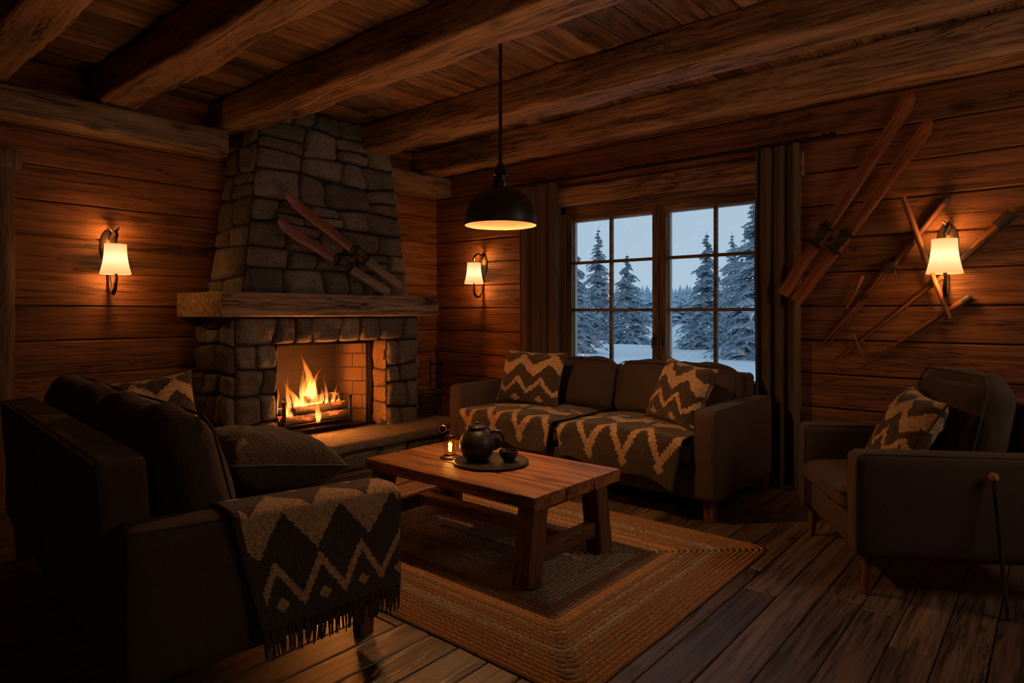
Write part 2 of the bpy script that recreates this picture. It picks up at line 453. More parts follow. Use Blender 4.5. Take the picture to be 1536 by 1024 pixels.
def shade_mat():
    b = NB('lamp_shade_linen'); co = b.coord()
    n = b.noise(b.mapping(co, (30, 30, 5)), 1.0, 4)
    z = b.n('ShaderNodeSeparateXYZ', {0: co}).outputs[2]
    # warmer near the hems: distance along the shade from the bulb height
    d = b.math('ABSOLUTE', b.math('MULTIPLY', b.math('SUBTRACT', z, .005), 8.0))
    col = b.ramp(d, [(0, (1.0, .80, .46)), (.45, (1.0, .64, .29)), (1, (.95, .46, .15))])
    col = b.mix(b.math('MULTIPLY', n, .35), col, rgba((.85, .42, .13)))
    st = b.math('SUBTRACT', 1.35, b.math('MULTIPLY', d, .62))
    e = b.n('ShaderNodeEmission', {'Color': col, 'Strength': st})
    t = b.n('ShaderNodeBsdfTranslucent', {'Color': rgba((.22, .20, .17))}); df = b.n('ShaderNodeBsdfDiffuse', {'Color': rgba((.3, .25, .2))})
    m = b.n('ShaderNodeMixShader', {0: .6, 1: df.outputs[0], 2: t.outputs[0]})
    a = b.n('ShaderNodeAddShader', {0: m.outputs[0], 1: e.outputs[0]})
    b.t.links.new(a.outputs[0], b.out.inputs[0]); return b.m
M_shade = shade_mat()
M_bulb = emit('warm_bulb', (1, .66, .3), 14)
M_inner = plain('warm_enamel_lining', (.75, .55, .33), .5)
def glass_mat(name='window_glass', tint=(.93, .96, .98)):
    b = NB(name); t = b.n('ShaderNodeBsdfTransparent', {'Color': rgba(tint)}); g = b.n('ShaderNodeBsdfGlossy', {'Color': rgba((1, 1, 1)), 'Roughness': .03})
    m = b.n('ShaderNodeMixShader', {0: .05, 1: t.outputs[0], 2: g.outputs[0]}); b.t.links.new(m.outputs[0], b.out.inputs[0]); return b.m
M_glass = glass_mat(); M_chimney = glass_mat('lantern_glass', (1, .86, .6))
def snow_mat():
    b = NB('snow'); co = b.coord(); n = b.noise(co, .6, 5); n2 = b.noise(co, 12, 4)
    col = b.mix(n, rgba((.68, .76, .84)), rgba((.92, .95, .98)))
    b.bsdf(col, .8, b.bump(n2, .3, .05)); return b.m
M_snow = snow_mat()
def conifer(name, needle, snowc, amt):
    b = NB(name); co = b.coord(); nz = b.n('ShaderNodeSeparateXYZ', {0: b.n('ShaderNodeNewGeometry').outputs['True Normal']}).outputs[2]
    n = b.noise(co, 2.5, 4); n2 = b.noise(co, 14, 3); tone = b.attr('tone')
    f = b.math('ADD', b.math('ADD', b.math('MULTIPLY', b.math('ABSOLUTE', nz), .55), b.math('MULTIPLY', n, .8)), b.math('MULTIPLY', tone, .35))
    f = b.ramp(f, [(amt, (0, 0, 0)), (amt + .22, (1, 1, 1))])
    col = b.mix(f, b.mix(n2, rgba(needle), rgba(tuple(x * 1.8 for x in needle))), rgba(snowc))
    b.bsdf(col, .9); return b.m
M_con_near = conifer('snowy_spruce', (.215, .275, .325), (.52, .60, .68), .86)  # needles and snow lightened blue-grey, haze painted into the colour
M_con_far = conifer('hazy_spruce', (.30, .375, .44), (.46, .555, .64), .88)  # paler still, more distance haze mixed into both colours
M_con_line = conifer('misty_treeline', (.30, .385, .465), (.36, .45, .54), .9)  # treeline colours pre-mixed with mist, no fog in the air
M_trunk = plain('bark', (.06, .07, .085), .9, bump=.5)
def log_mat():
    b = NB('burning_log'); co = b.coord(); n = b.noise(b.mapping(co, (14, 6, 14)), 1.0, 5, .65, .4); n2 = b.noise(co, 7, 3)
    col = b.ramp(n, [(.3, (.003, .002, .0015)), (.7, (.013, .007, .0045))])
    ef = b.ramp(b.math('MULTIPLY', n, b.math('ADD', n2, .5)), [(.56, (0, 0, 0)), (.66, (.9, .09, .01)), (.80, (1, .42, .10))])
    b.bsdf(col, .9, b.bump(n, 1, .02), Emission_Color=ef, Emission_Strength=1.1); return b.m
M_log = log_mat()
def flame_mat():
    """thin glowing gas: brightness follows the thickness of the tongue, colour its height"""
    b = NB('flame'); z = b.n('ShaderNodeSeparateXYZ', {0: b.coord('Generated')}).outputs[2]
    co = b.coord()
    n = b.noise(b.mapping(co, (16, 16, 6)), 1.0, 3, .6, .8)
    col = b.ramp(z, [(0, (1, .42, .09)), (.2, (1, .46, .11)), (.55, (1, .28, .035)), (1, (1, .11, .008))])
    st = b.ramp(z, [(0, (.25, .25, .25)), (.12, (1, 1, 1)), (.5, (.62, .62, .62)), (1, (.22, .22, .22))])
    st = b.math('MULTIPLY', b.math('MULTIPLY', st, b.math('MULTIPLY', b.math('SUBTRACT', n, .22, True), 2.6)), FL)
    e = b.n('ShaderNodeEmission', {'Color': col, 'Strength': st}); b.t.links.new(e.outputs[0], b.out.inputs['Volume']); return b.m
FL = 88.0
M_flame = flame_mat()

# ================================================================== THE ROOM
RX, RY, CZ = 6.6, -6.4, 2.92
# floor boards along Y
mb = MB(); rg = random.Random(3); x = -0.02; w = .152; k = 0
while x < RX:
    y = RY - rg.uniform(0, 1.4)
    while y < .02:
        L = rg.uniform(1.3, 2.6); y0, y1 = max(y, RY), min(y + L, .02)
        if y1 - y0 > .05: box(mb, (x + w / 2, (y0 + y1) / 2, -.02), (w - .005, y1 - y0 - .004, .04), .004, 1, tone=rg.random())
        y += L
    x += w
box(mb, (RX / 2, RY / 2, -.065), (RX + .5, -RY + .5, .04), tone=0.0)
tag(mb.build('floor', M_floor, smooth=False), 'dark brown wooden plank floor of the cabin room', 'floor', kind='structure')
# ceiling boards along Y
mb = MB(); rg = random.Random(5); x = 0
while x < RX:
    w = rg.uniform(.15, .2); y = RY - rg.uniform(0, 1)
    while y < .02:
        L = rg.uniform(1.8, 3.2); y0, y1 = max(y, RY), min(y + L, .02)
        if y1 - y0 > .05: box(mb, (x + w / 2, (y0 + y1) / 2, CZ + .02 + rg.uniform(-.003, .003)), (w - .006, y1 - y0 - .003, .04), .006, 1, tone=rg.random())
        y += L
    x += w
box(mb, (RX / 2, RY / 2, CZ + .06), (RX + .5, -RY + .5, .04), tone=0.0)
tag(mb.build('ceiling', M_ceil, smooth=False), 'brown plank ceiling above the timber beams', 'ceiling', kind='structure')
# walls
WX0, WX1, WZ0, WZ1 = 1.62, 3.66, .60, 2.22
mb = MB(); boards(mb, (0, RY, 0), (0, 1, 0), -RY, (0, 0, 1), CZ, (1, 0, 0), off=.12, seed=1)
box(mb, (-.07, RY / 2, CZ / 2), (.10, -RY + .3, CZ + .16), tone=.1)
tag(mb.build('wall_left', M_wally, angle=10), 'brown horizontal board wall behind the stone fireplace', 'wall', kind='structure')
mb = MB()
def wpart(x0, x1, z0, z1):
    boards(mb, (x0, 0, z0), (1, 0, 0), x1 - x0, (0, 0, 1), z1 - z0, (0, -1, 0), off=(z0 + .12) % .235, seed=2)
    lo_, hi_ = (z0 - .1 if z0 == 0 else z0), (z1 + .06 if z1 == CZ else z1)
    box(mb, ((x0 + x1) / 2, .11, (lo_ + hi_) / 2), (x1 - x0, .16, hi_ - lo_), tone=.1)
wpart(0, WX0, 0, CZ); wpart(WX1, RX, 0, CZ); wpart(WX0, WX1, 0, WZ0); wpart(WX0, WX1, WZ1, CZ)
tag(mb.build('wall_right', M_wallx, angle=10), 'brown horizontal board wall around the window', 'wall', kind='structure')
mb = MB(); boards(mb, (RX, RY, 0), (0, 1, 0), -RY, (0, 0, 1), CZ, (-1, 0, 0), off=.12, seed=3)
tag(mb.build('wall_back', M_wally, angle=10), 'brown board wall facing the fireplace', 'wall', kind='structure')
mb = MB(); boards(mb, (0, RY, 0), (1, 0, 0), RX, (0, 0, 1), CZ, (0, 1, 0), off=.12, seed=4)
tag(mb.build('wall_front', M_wallx, angle=10), 'brown board wall facing the window', 'wall', kind='structure')
# timbers
for i, (y, wd, lb) in enumerate(((-3.93, .24, 'ceiling beam nearest the doorway, cut by the picture corner'), (-3.20, .24, 'ceiling beam between the doorway beam and the lamp beam'), (-2.36, .25, 'ceiling beam beside the hanging lamp cord'),
                                  (-1.20, .27, 'ceiling beam meeting the right top of the chimney'), (-.24, .24, 'ceiling beam running beside the window wall'))):
    mb = MB(); hewn(mb, (.02, y, 2.80), (RX, y, 2.80), wd, .25, .03, .023, 70, seed=i + 1, tone=.4 + .1 * i)
    tag(mb.build('ceiling_beam', M_beam, angle=60), 'rough hewn brown ' + lb, 'beam', 'ceiling beams', 'structure')
mb = MB(); hewn(mb, (.11, RY, 2.575), (.11, -2.42, 2.575), .22, .2, .03, .012, 44, seed=12, tone=.45)
hewn(mb, (.11, -.95, 2.575), (.11, -.0, 2.575), .22, .2, .03, .012, 14, seed=13, tone=.45)
tag(mb.build('trim_1', M_beamy, angle=60), 'squared wall plate timber under the beam ends on the fireplace wall', 'beam', kind='structure')
# door at the far left of the fireplace wall
d = thing('door_1', 'dark plank door in a timber casing left of the wall lamp', 'door', kind='structure')
mb = MB(); box(mb, (.03, -3.80, 1.10), (.08, .11, 2.2), .008, 2, tone=.5); box(mb, (.03, -4.72, 1.10), (.08, .11, 2.2), .008, 2, tone=.6); box(mb, (.035, -4.26, 2.23), (.09, 1.1, .11), .008, 2, tone=.55)
mb.build('casing', M_trimz, d)
mb = MB()
for k in range(5): box(mb, (.012, -3.94 - k * .162, 1.08), (.03, .158, 2.14), .005, 1, tone=.2 + .1 * k)
mb.build('door_leaf', M_trimz, d, smooth=False)
mb = MB(); tube(mb, [(.03, -4.58, 1.0), (.08, -4.58, 1.0), (.08, -4.46, 1.0)], .01); mb.build('handle', M_iron, d)

# ------------------------------------------------------------------ window
win = thing('window_1', 'two-leaf wooden window with six panes per leaf behind the brown sofa', 'window', kind='structure')
YF = .10
mb = MB()
for x0, x1 in ((WX0 - .01, WX0 + .075), (WX1 - .075, WX1 + .01)): box(mb, ((x0 + x1) / 2, YF, (WZ0 + WZ1) / 2), (x1 - x0, .10, WZ1 - WZ0), .006, 2, tone=.5)
mb.build('jamb', M_trimz, win)
mb = MB(); box(mb, ((WX0 + WX1) / 2, YF, WZ1 - .03), (WX1 - WX0, .10, .08), .006, 2, tone=.5); box(mb, ((WX0 + WX1) / 2, YF, WZ0 + .02), (WX1 - WX0, .10, .06), .006, 2, tone=.4)
mb.build('frame', M_trim, win)
mb = MB(); box(mb, ((WX0 + WX1) / 2, .03, WZ0 - .015), (WX1 - WX0 + .16, .22, .035), .008, 2, tone=.5); mb.build('sill', M_trim, win)
mb = MB()   # reveal boards in the thickness of the wall
box(mb, (WX0 - .0, .05, (WZ0 + WZ1) / 2), (.03, .20, WZ1 - WZ0), .003, 1, tone=.4); box(mb, (WX1, .05, (WZ0 + WZ1) / 2), (.03, .20, WZ1 - WZ0), .003, 1, tone=.4)
box(mb, (WX0 - .06, -.02, (WZ0 + WZ1) / 2), (.12, .035, WZ1 - WZ0 + .1), .006, 2, tone=.55); box(mb, (WX1 + .06, -.02, (WZ0 + WZ1) / 2), (.12, .035, WZ1 - WZ0 + .1), .006, 2, tone=.55)
mb.build('casing', M_trimz, win)
xm = (WX0 + WX1) / 2
for s in (-1, 1):
    xa, xb = (WX0 + .07, xm - .004) if s < 0 else (xm + .004, WX1 - .07)
    za, zb = WZ0 + .05, WZ1 - .07; st = .062
    mb = MB()
    for c, sz in (((xa + st / 2, YF - .02, (za + zb) / 2), (st, .06, zb - za)), ((xb - st / 2, YF - .02, (za + zb) / 2), (st, .06, zb - za))): box(mb, c, sz, .006, 2, tone=.45)
    sash = mb.build('sash', M_trimz, win)
    mb = MB(); box(mb, ((xa + xb) / 2, YF - .02, za + st / 2), (xb - xa - .01, .058, st), .006, 2, tone=.4); box(mb, ((xa + xb) / 2, YF - .02, zb - st / 2), (xb - xa - .01, .058, st), .006, 2, tone=.4); mb.build('sash_rail', M_trim, sash)
    mb = MB(); ga, gb, gz0, gz1 = xa + st, xb - st, za + st, zb - st
    box(mb, ((ga + gb) / 2, YF - .02, (gz0 + gz1) / 2), (.026, .042, gz1 - gz0), .004, 1, tone=.3)
    for zz in (1.27, 1.70): box(mb, ((ga + gb) / 2, YF - .02, zz), (gb - ga, .038, .026), .004, 1, tone=.3)
    mb.build('muntin', M_trim, sash)
    mb = MB(); zs = [gz0, 1.27, 1.70, gz1]; xs = [ga, (ga + gb) / 2, gb]
    for i in range(2):
        for j in range(3): mb.add([(xs[i], YF - .01, zs[j]), (xs[i + 1], YF - .01, zs[j]), (xs[i + 1], YF - .01, zs[j + 1]), (xs[i], YF - .01, zs[j + 1])], [(0, 1, 2, 3)], .5)
    mb.build('pane', M_glass, sash)
    mb = MB()
    for xx in (ga + .007, gb - .007): box(mb, (xx, YF + .012, (gz0 + gz1) / 2), (.014, .035, gz1 - gz0), .002, 1)
    for zz in (gz0 + .006, gz1 - .006): box(mb, ((ga + gb) / 2, YF + .012, zz), (gb - ga - .03, .035, .012), .002, 1)
    mb.build('skylit_edge_strip', M_skylit, sash)  # strips added round the panes to imitate sky-lit frame edges
    mb = MB(); hx = xm + s * .036
    box(mb, (hx, YF - .055, 1.02), (.024, .012, .09), .004, 2); tube(mb, [(hx, YF - .058, 1.035), (hx, YF - .095, 1.035), (hx, YF - .1, 1.03), (hx, YF - .1, .95)], .008, 8)
    mb.build('handle', M_black, sash)
mb = MB(); hewn(mb, (WX0 - .14, -.024, 2.30), (WX1 + .14, -.024, 2.30), .06, .17, .012, .003, 30, seed=31, tone=.5)
tag(mb.build('trim_2', M_beam, angle=60), 'wide timber lintel board above the window', 'lintel', kind='structure')

# ------------------------------------------------------------------ curtains
mb = MB(); tube(mb, [(1.14, -.11, 2.445), (4.0, -.11, 2.445)], .012, 12)
rod = thing('curtain_rod', 'dark iron curtain rod above the window lintel', 'curtain rod'); mb.build('rod', M_iron, rod)
mb = MB()
for x in (1.13, 4.01):
    mb = MB(); lathe(mb, [(0, -.03), (.018, -.02), (.024, 0), (.018, .02), (0, .03)], 12, (0, 0, 0), Matrix.Translation((x, -.11, 2.445)) @ Matrix.Rotation(PI / 2, 4, 'Y')); mb.build('finial', M_iron, rod)
for x in (1.2, 2.6, 3.95):
    mb = MB(); tube(mb, [(x, -.11, 2.457), (x, -.08, 2.47), (x, -.0, 2.47)], .008, 8); mb.build('bracket', M_iron, rod)
def curtain(x0, x1, n, z0, seed, label):
    c = thing('curtain', label, 'curtain', ((x0 + x1) / 2, -.11, 0), group='linen curtains at the window'); cx = (x0 + x1) / 2
    def fn(u, v):
        z = 2.43 + (z0 - 2.43) * (1 - v)
        x = x0 + (x1 - x0) * u + .012 * noise.noise(V((u * 4 + seed, z * .9, 0)))
        A = .036 * (.55 + .45 * (1 - v)) + .01 * noise.noise(V((u * 3, z, seed)))
        ph = noise.noise(V((u * 2.5 + seed * 2, z * .5, 3))) * .7
        y = A * math.sin(u * n * 2 * PI + ph) + .012 * math.sin(u * n * 4.3 * PI + seed)
        return (x - cx, y, z)
    mb = MB(); sheet(mb, fn, 90, 40, .005); mb.build('drape', M_curt, c)
    for k in range(2 * n):
        mb = MB(); tube(mb, [(x0 - cx + (x1 - x0) * (k + .5) / (2 * n) + 0, .02 * math.cos(a), 2.447 + .02 * math.sin(a)) for a in [2 * PI * q / 12 for q in range(13)]], .003, 6); mb.build('ring', M_iron, c)
curtain(1.26, 1.70, 3, .02, 1, 'brown linen curtain gathered left of the window, behind the sofa arm')
curtain(3.50, 3.80, 3, .02, 5, 'brown floor-length linen curtain between window and leaning skis')

# ------------------------------------------------------------------ fireplace
fp = thing('stone_fireplace', 'grey fieldstone fireplace with timber mantel and burning hearth', 'fireplace', (0, -1.68, 0))
def L(p): return (p[0], p[1] + 1.68, p[2])
FX, YA, YB, YC, YD, HZ, OZ, MZ = .58, -2.553, -2.23, -1.175, -.80, .24, 1.0, 1.215
mb = MB()
for (a, b) in ((YA, YB), (YC, YD)): box(mb, L(((FX - .0) / 2, (a + b) / 2, MZ / 2)), (FX - .01, b - a - .01, MZ), tone=.02)
box(mb, L((FX / 2, (YB + YC) / 2, (OZ + MZ) / 2)), (FX - .01, YC - YB + .02, MZ - OZ), tone=.02)
def sq(mb, pts, *a, **k): stones(mb, *[L(p) for p in pts], *a, **k)
sq(mb, [(FX, YA, 0), (FX, YB, 0), (FX, YB, OZ), (FX, YA, OZ)], 5, 2, seed=21, split=.0, bulge=.05)
sq(mb, [(FX, YC, 0), (FX, YD, 0), (FX, YD, OZ), (FX, YC, OZ)], 5, 2, seed=25, split=.0, bulge=.05)
sq(mb, [(FX, YA, OZ), (FX, YD, OZ), (FX, YD, MZ), (FX, YA, MZ)], 1, 8, seed=27, split=.0, bulge=.05)
sq(mb, [(0, YA, 0), (FX, YA, 0), (FX, YA, MZ), (0, YA, MZ)], 6, 3, seed=33, split=.1, bulge=.04)
sq(mb, [(FX, YD, 0), (0, YD, 0), (0, YD, MZ), (FX, YD, MZ)], 7, 3, seed=34, split=.1, bulge=.04)
mb.build('surround', M_stone, fp, angle=75)
mb = MB()   # inner jambs of dressed stone
sq(mb, [(.40, YC, HZ), (FX + .03, YC, HZ), (FX + .03, YC, OZ), (.40, YC, OZ)][::1] if False else [(FX + .02, YC + .0, HZ), (.40, YC, HZ), (.40, YC, OZ), (FX + .02, YC, OZ)][::-1] if False else [(.40, YC, HZ), (FX + .02, YC, HZ), (FX + .02, YC, OZ), (.40, YC, OZ)], 4, 1, seed=41, bulge=.012, split=0)
mb.build('jamb_lining', M_jamb, fp, angle=75); mb = MB()
sq(mb, [(FX + .02, YB, HZ), (.40, YB, HZ), (.40, YB, OZ), (FX + .02, YB, OZ)], 4, 1, seed=42, bulge=.012, split=0)
mb.build('jamb_lining', M_jamb, fp, angle=75)
ch = MB()
a0, a1, b0, b1, cx0, cx1 = -2.47, -.85, -2.24, -1.02, .52, .40
CB = MZ + .15
q = [(cx0, a0, CB), (cx0, a1, CB), (cx1, b1, CZ), (cx1, b0, CZ)]
sq(ch, q, 8, 5, seed=52, bulge=.05, split=.12)
sq(ch, [(0, a0, CB), (cx0, a0, CB), (cx1, b0, CZ), (0, b0, CZ)], 8, 2, seed=55, bulge=.04, split=.2)
sq(ch, [(cx0, a1, CB), (0, a1, CB), (0, b1, CZ), (cx1, b1, CZ)], 8, 2, seed=56, bulge=.04, split=.2)
ch.build('chimney_breast', M_stone, fp, angle=75)
mb = MB(); hewn(mb, L((.37, -2.72, 1.305)), L((.37, -.66, 1.305)), .74, .18, .016, .008, 60, seed=61, tone=.5)
mb.build('mantel_beam', M_mantel, fp, angle=60)
# firebox
mb = MB()
bz = .26; bk = .12
P = [(.44, YB + .0, 0), (bk, -2.06, 0), (bk, -1.37, 0), (.44, YC, 0)]
for i in range(3):
    p, r_ = P[i], P[i + 1]
    mb.add([L((p[0], p[1], bz)), L((r_[0], r_[1], bz)), L((r_[0], r_[1], OZ + .25)), L((p[0], p[1], OZ + .25))], [(0, 1, 2, 3)], .5)
mb.add([L((p[0], p[1], bz)) for p in P], [(0, 1, 2, 3)], .4); mb.add([L((p[0], p[1], OZ + .2)) for p in P], [(3, 2, 1, 0)], .4)
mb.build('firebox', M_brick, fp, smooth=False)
mb = MB()
for (y, s) in ((YC - .02, 1), (YB + .02, 1)): box(mb, L((.41, y, (HZ + OZ) / 2)), (.045, .035, OZ - HZ), .006, 2); box(mb, L((.375, y - .0, (HZ + OZ) / 2)), (.018, .055, OZ - HZ), .004, 1)
box(mb, L((.41, (YB + YC) / 2, OZ - .012)), (.05, YC - YB, .035), .006, 2); box(mb, L((.43, (YB + YC) / 2, HZ + .012)), (.05, YC - YB, .025), .006, 2)
mb.build('firebox_frame', M_iron, fp)
# hearth: slab with a worn, slightly curved front edge over a stone riser
out = []
for t in range(41):
    u = t / 40; y = -2.85 + u * 2.35
    x = 1.03 + .03 * noise.noise(V((y * 2.3, 4, 0))) - .22 * max(0, (-2.45 - y) / .4) ** 2 - .05 * max(0, (y + .8) / .3) ** 2
    out.append((x, y))
vs = []; fs = []; m = 7; prof = [(-.03, .165), (-.005, .172), (0, .19), (0, .215), (-.012, .235), (-.06, .243), (-.45, .243)]
for (x, y) in out:
    for k, (dx, z) in enumerate(prof):
        j = noise.fractal(V((y * 6, z * 14, 2)), .8, 2, 3) * .012 if k < 6 else 0
        vs.append(L((x + dx + j, y, z + j * .4)))
for i in range(40):
    for k in range(m - 1): fs.append((i * m + k, i * m + k + 1, (i + 1) * m + k + 1, (i + 1) * m + k))
mb = MB(); mb.add(vs, fs, .6)
box(mb, L((.35, -1.675, .2)), (.72, 2.34, .084), .004, 1, tone=.6)
mb.build('hearth_slab', M_hearth, fp, angle=75)
mb = MB()
sq(mb, [(.93, -2.72, 0), (.93, -.52, 0), (.96, -.52, .17), (.96, -2.72, .17)], 1, 7, seed=71, bulge=.04, split=0)
box(mb, L((.47, -1.66, .08)), (.92, 2.2, .16), tone=.02)
mb.build('hearth_riser', M_stone, fp, angle=75)

# grate, logs, fire
gr = thing('fire_grate', 'black iron fire grate holding the burning logs', 'grate', (.38, -1.80, .262))
mb = MB()
for y in (-.31, .31):
    mb = MB(); box(mb, (.12, y, .13), (.026, .026, .25), .005, 1); box(mb, (0, y, .035), (.24, .022, .022), .004, 1); box(mb, (-.1, y, .035), (.022, .022, .06), .004, 1); box(mb, (.12, y, .262), (.034, .034, .02), .006, 2)
    mb.build('andiron', M_iron, gr)
mb = MB()
for x in (-.09, -.03, .03, .09): box(mb, (x, 0, .035), (.016, .64, .016), .003, 1)
box(mb, (.125, 0, .03), (.012, .64, .018), .003, 1); box(mb, (.125, 0, .075), (.012, .64, .012), .003, 1)
mb.build('bar', M_iron, gr)
rg = random.Random(8)
def log(x, y, z, ln, r, yaw, pitch, label):
    mb = MB(); n = 16; s = rg.uniform(0, 50)
    pts = [(0, -ln / 2 + ln * i / n, .006 * noise.noise(V((i * .5, s, 0)))) for i in range(n + 1)]
    tube(mb, pts, [r * (1 + .12 * noise.noise(V((i * .6, s, 3)))) for i in range(n + 1)], 14)
    o = mb.build('burning_log', M_log, angle=60); o.location = (x, y, z); o.rotation_euler = (pitch, 0, yaw)
    tag(o, label, 'log', 'burning logs on the grate'); return o
log(.462, -1.80, .366, .60, .043, .02, .0, 'charred log lying lowest along the front of the grate')
log(.37, -1.79, .362, .58, .036, -.0, 0, 'charred log lying low in the middle of the grate')
log(.285, -1.80, .360, .56, .034, .0, 0, 'charred log lying low at the back of the grate')
log(.425, -1.74, .444, .50, .036, .03, .0, 'glowing log stacked above the front log, right side')
log(.325, -1.83, .434, .46, .034, -.03, .0, 'glowing log stacked above the back log, left side')
log(.37, -1.70, .516, .34, .036, .12, 0, 'short split log topmost of the burning stack')
fire = thing('fire', 'bright orange log fire burning in the stone fireplace', 'fire', (.38, -1.80, .42))
def tongue(y, x, z, h, r, lean, seed, flat=.65):
    mb = MB(); n = 18; seg = 12; vs = []; fs = []
    for i in range(n + 1):
        t = i / n
        rr = r * (math.sin(PI * min(1, t * 1.15 + .12)) ** .8 if t < .32 else (1 - (t - .32) / .68) ** 1.15 * .99) + .0015
        cy = lean * t * t + .035 * math.sin(t * 5 + seed) * t * (h / .4); cx = .02 * math.sin(t * 4 + seed * 2)
        for k in range(seg):
            a = 2 * PI * k / seg
            w = 1 + .35 * noise.noise(V((math.cos(a) * 1.2, math.sin(a) * 1.2 + seed * 5, t * 3.2 * h / .3)))
            vs.append((cx + math.cos(a) * rr * flat * w, cy + math.sin(a) * rr * w, t * h))
    for i in range(n):
        for k in range(seg):
            k2 = (k + 1) % seg; fs.append((i * seg + k, i * seg + k2, (i + 1) * seg + k2, (i + 1) * seg + k))
    fs.append(tuple(range(seg))[::-1]); fs.append(tuple(n * seg + k for k in range(seg)))
    mb.add(vs, fs, .5); o = mb.build('flame', M_flame, fire); o.location = (x - .38, y + 1.80, z - .42); return o
for i, a in enumerate(((-1.82, .38, .43, .50, .052, -.02), (-1.78, .40, .44, .36, .038, .07), (-1.85, .36, .44, .38, .036, -.03), (-1.80, .42, .43, .24, .05, .01), (-1.93, .38, .42, .27, .042, -.09), (-1.97, .36, .42, .33, .022, -.06), (-1.89, .42, .43, .20, .04, -.02),
                       (-1.73, .40, .44, .18, .035, .03), (-1.66, .40, .44, .20, .022, .02), (-1.58, .38, .44, .19, .022, .03), (-1.52, .38, .44, .13, .02, .0), (-2.05, .40, .40, .17, .03, -.02), (-2.02, .44, .38, .12, .032, .0), (-1.81, .50, .33, .24, .026, -.01), (-2.08, .36, .42, .24, .014, -.02), (-1.69, .42, .44, .30, .012, .04))):
    tongue(*a, seed=i * 1.7)

# ------------------------------------------------------------------ firewood basket and fire tools beside the chimney
bk_ = thing('firewood_basket', 'dark wicker firewood basket on the hearth end in the corner', 'basket', (.42, -.56, .252))
mb = MB()
for k in range(9):
    z = .012 + k * .026; r = .125 + .025 * (k / 8)
    tube(mb, [((r + .006 * math.cos(a * 9 + k * PI)) * math.cos(a), (r + .006 * math.cos(a * 9 + k * PI)) * math.sin(a), z) for a in [2 * PI * q / 54 for q in range(55)]], .014, 6)
mb.build('wicker_wall', M_leather, bk_)
mb = MB(); lathe(mb, [(0, 0), (.12, 0), (.12, .014), (0, .014)], 24); mb.build('base', M_leather, bk_)
for i, (dx, dy, zz, rz, r) in enumerate(((-.04, -.045, .150, .3, .036), (.045, -.035, .150, -.2, .034), (0, .05, .150, .1, .036), (.0, .0, .224, .5, .036))):
    mb = MB(); tube(mb, [(-.055 * math.cos(rz), -.055 * math.sin(rz), 0), (0, 0, .004), (.055 * math.cos(rz), .055 * math.sin(rz), 0)], [r, r * 1.04, r], 12)
    o = mb.build('firewood_log', M_pole, angle=50); o.location = (.42 + dx, -.56 + dy, .252 + zz)
    tag(o, ['split log at the front left of the firewood basket', 'split log at the front right of the firewood basket', 'split log at the back of the firewood basket', 'reddish split log topmost in the firewood basket'][i], 'log', 'logs in the firewood basket')
ts = thing('fire_tool_stand', 'black iron fire tool stand in the corner beside the fireplace', 'tool stand', (.30, -.28, 0))
mb = MB(); lathe(mb, [(0, 0), (.1, 0), (.1, .015), (.03, .03), (.012, .05)], 20); mb.build('base', M_iron, ts)
mb = MB(); tube(mb, [(0, 0, .03), (0, 0, .86)], .009, 8); tube(mb, [(.03 * math.sin(a), 0, .89 - .03 * math.cos(a)) for a in [2 * PI * k / 14 for k in range(15)]], .006, 6); mb.build('pole', M_iron, ts)
mb = MB(); tube(mb, [(-.1, 0, .72), (.1, 0, .72)], .006, 6); mb.build('crossbar', M_iron, ts)
for nm, dx, lb in (('fire_poker', -.075, 'black iron poker hanging on the fire tool stand'), ('fire_shovel', .075, 'black iron ash shovel hanging on the fire tool stand')):
    t = thing(nm, lb, 'fire tool', (.30 + dx, -.30, .1), group='fire tools in the corner')
    mb = MB(); tube(mb, [(0, 0, .02), (0, 0, .60)], .007, 8); tube(mb, [(.02 * math.sin(a), 0, .66 - .02 * math.cos(a)) for a in [2 * PI * k / 12 for k in range(13)]], .005, 6); tube(mb, [(0, 0, .60), (0, 0, .64)], .009, 8)
    mb.build('shaft', M_iron, t)
    mb = MB()
    if nm == 'fire_shovel': box(mb, (0, -.01, .0), (.08, .012, .13), .004, 2)
    else: tube(mb, [(0, 0, .04), (0, 0, -.02)], [.007, .002], 8); tube(mb, [(0, 0, .03), (.025, 0, .02), (.03, 0, .0)], [.006, .005, .002], 8)
    mb.build('head', M_iron, t)

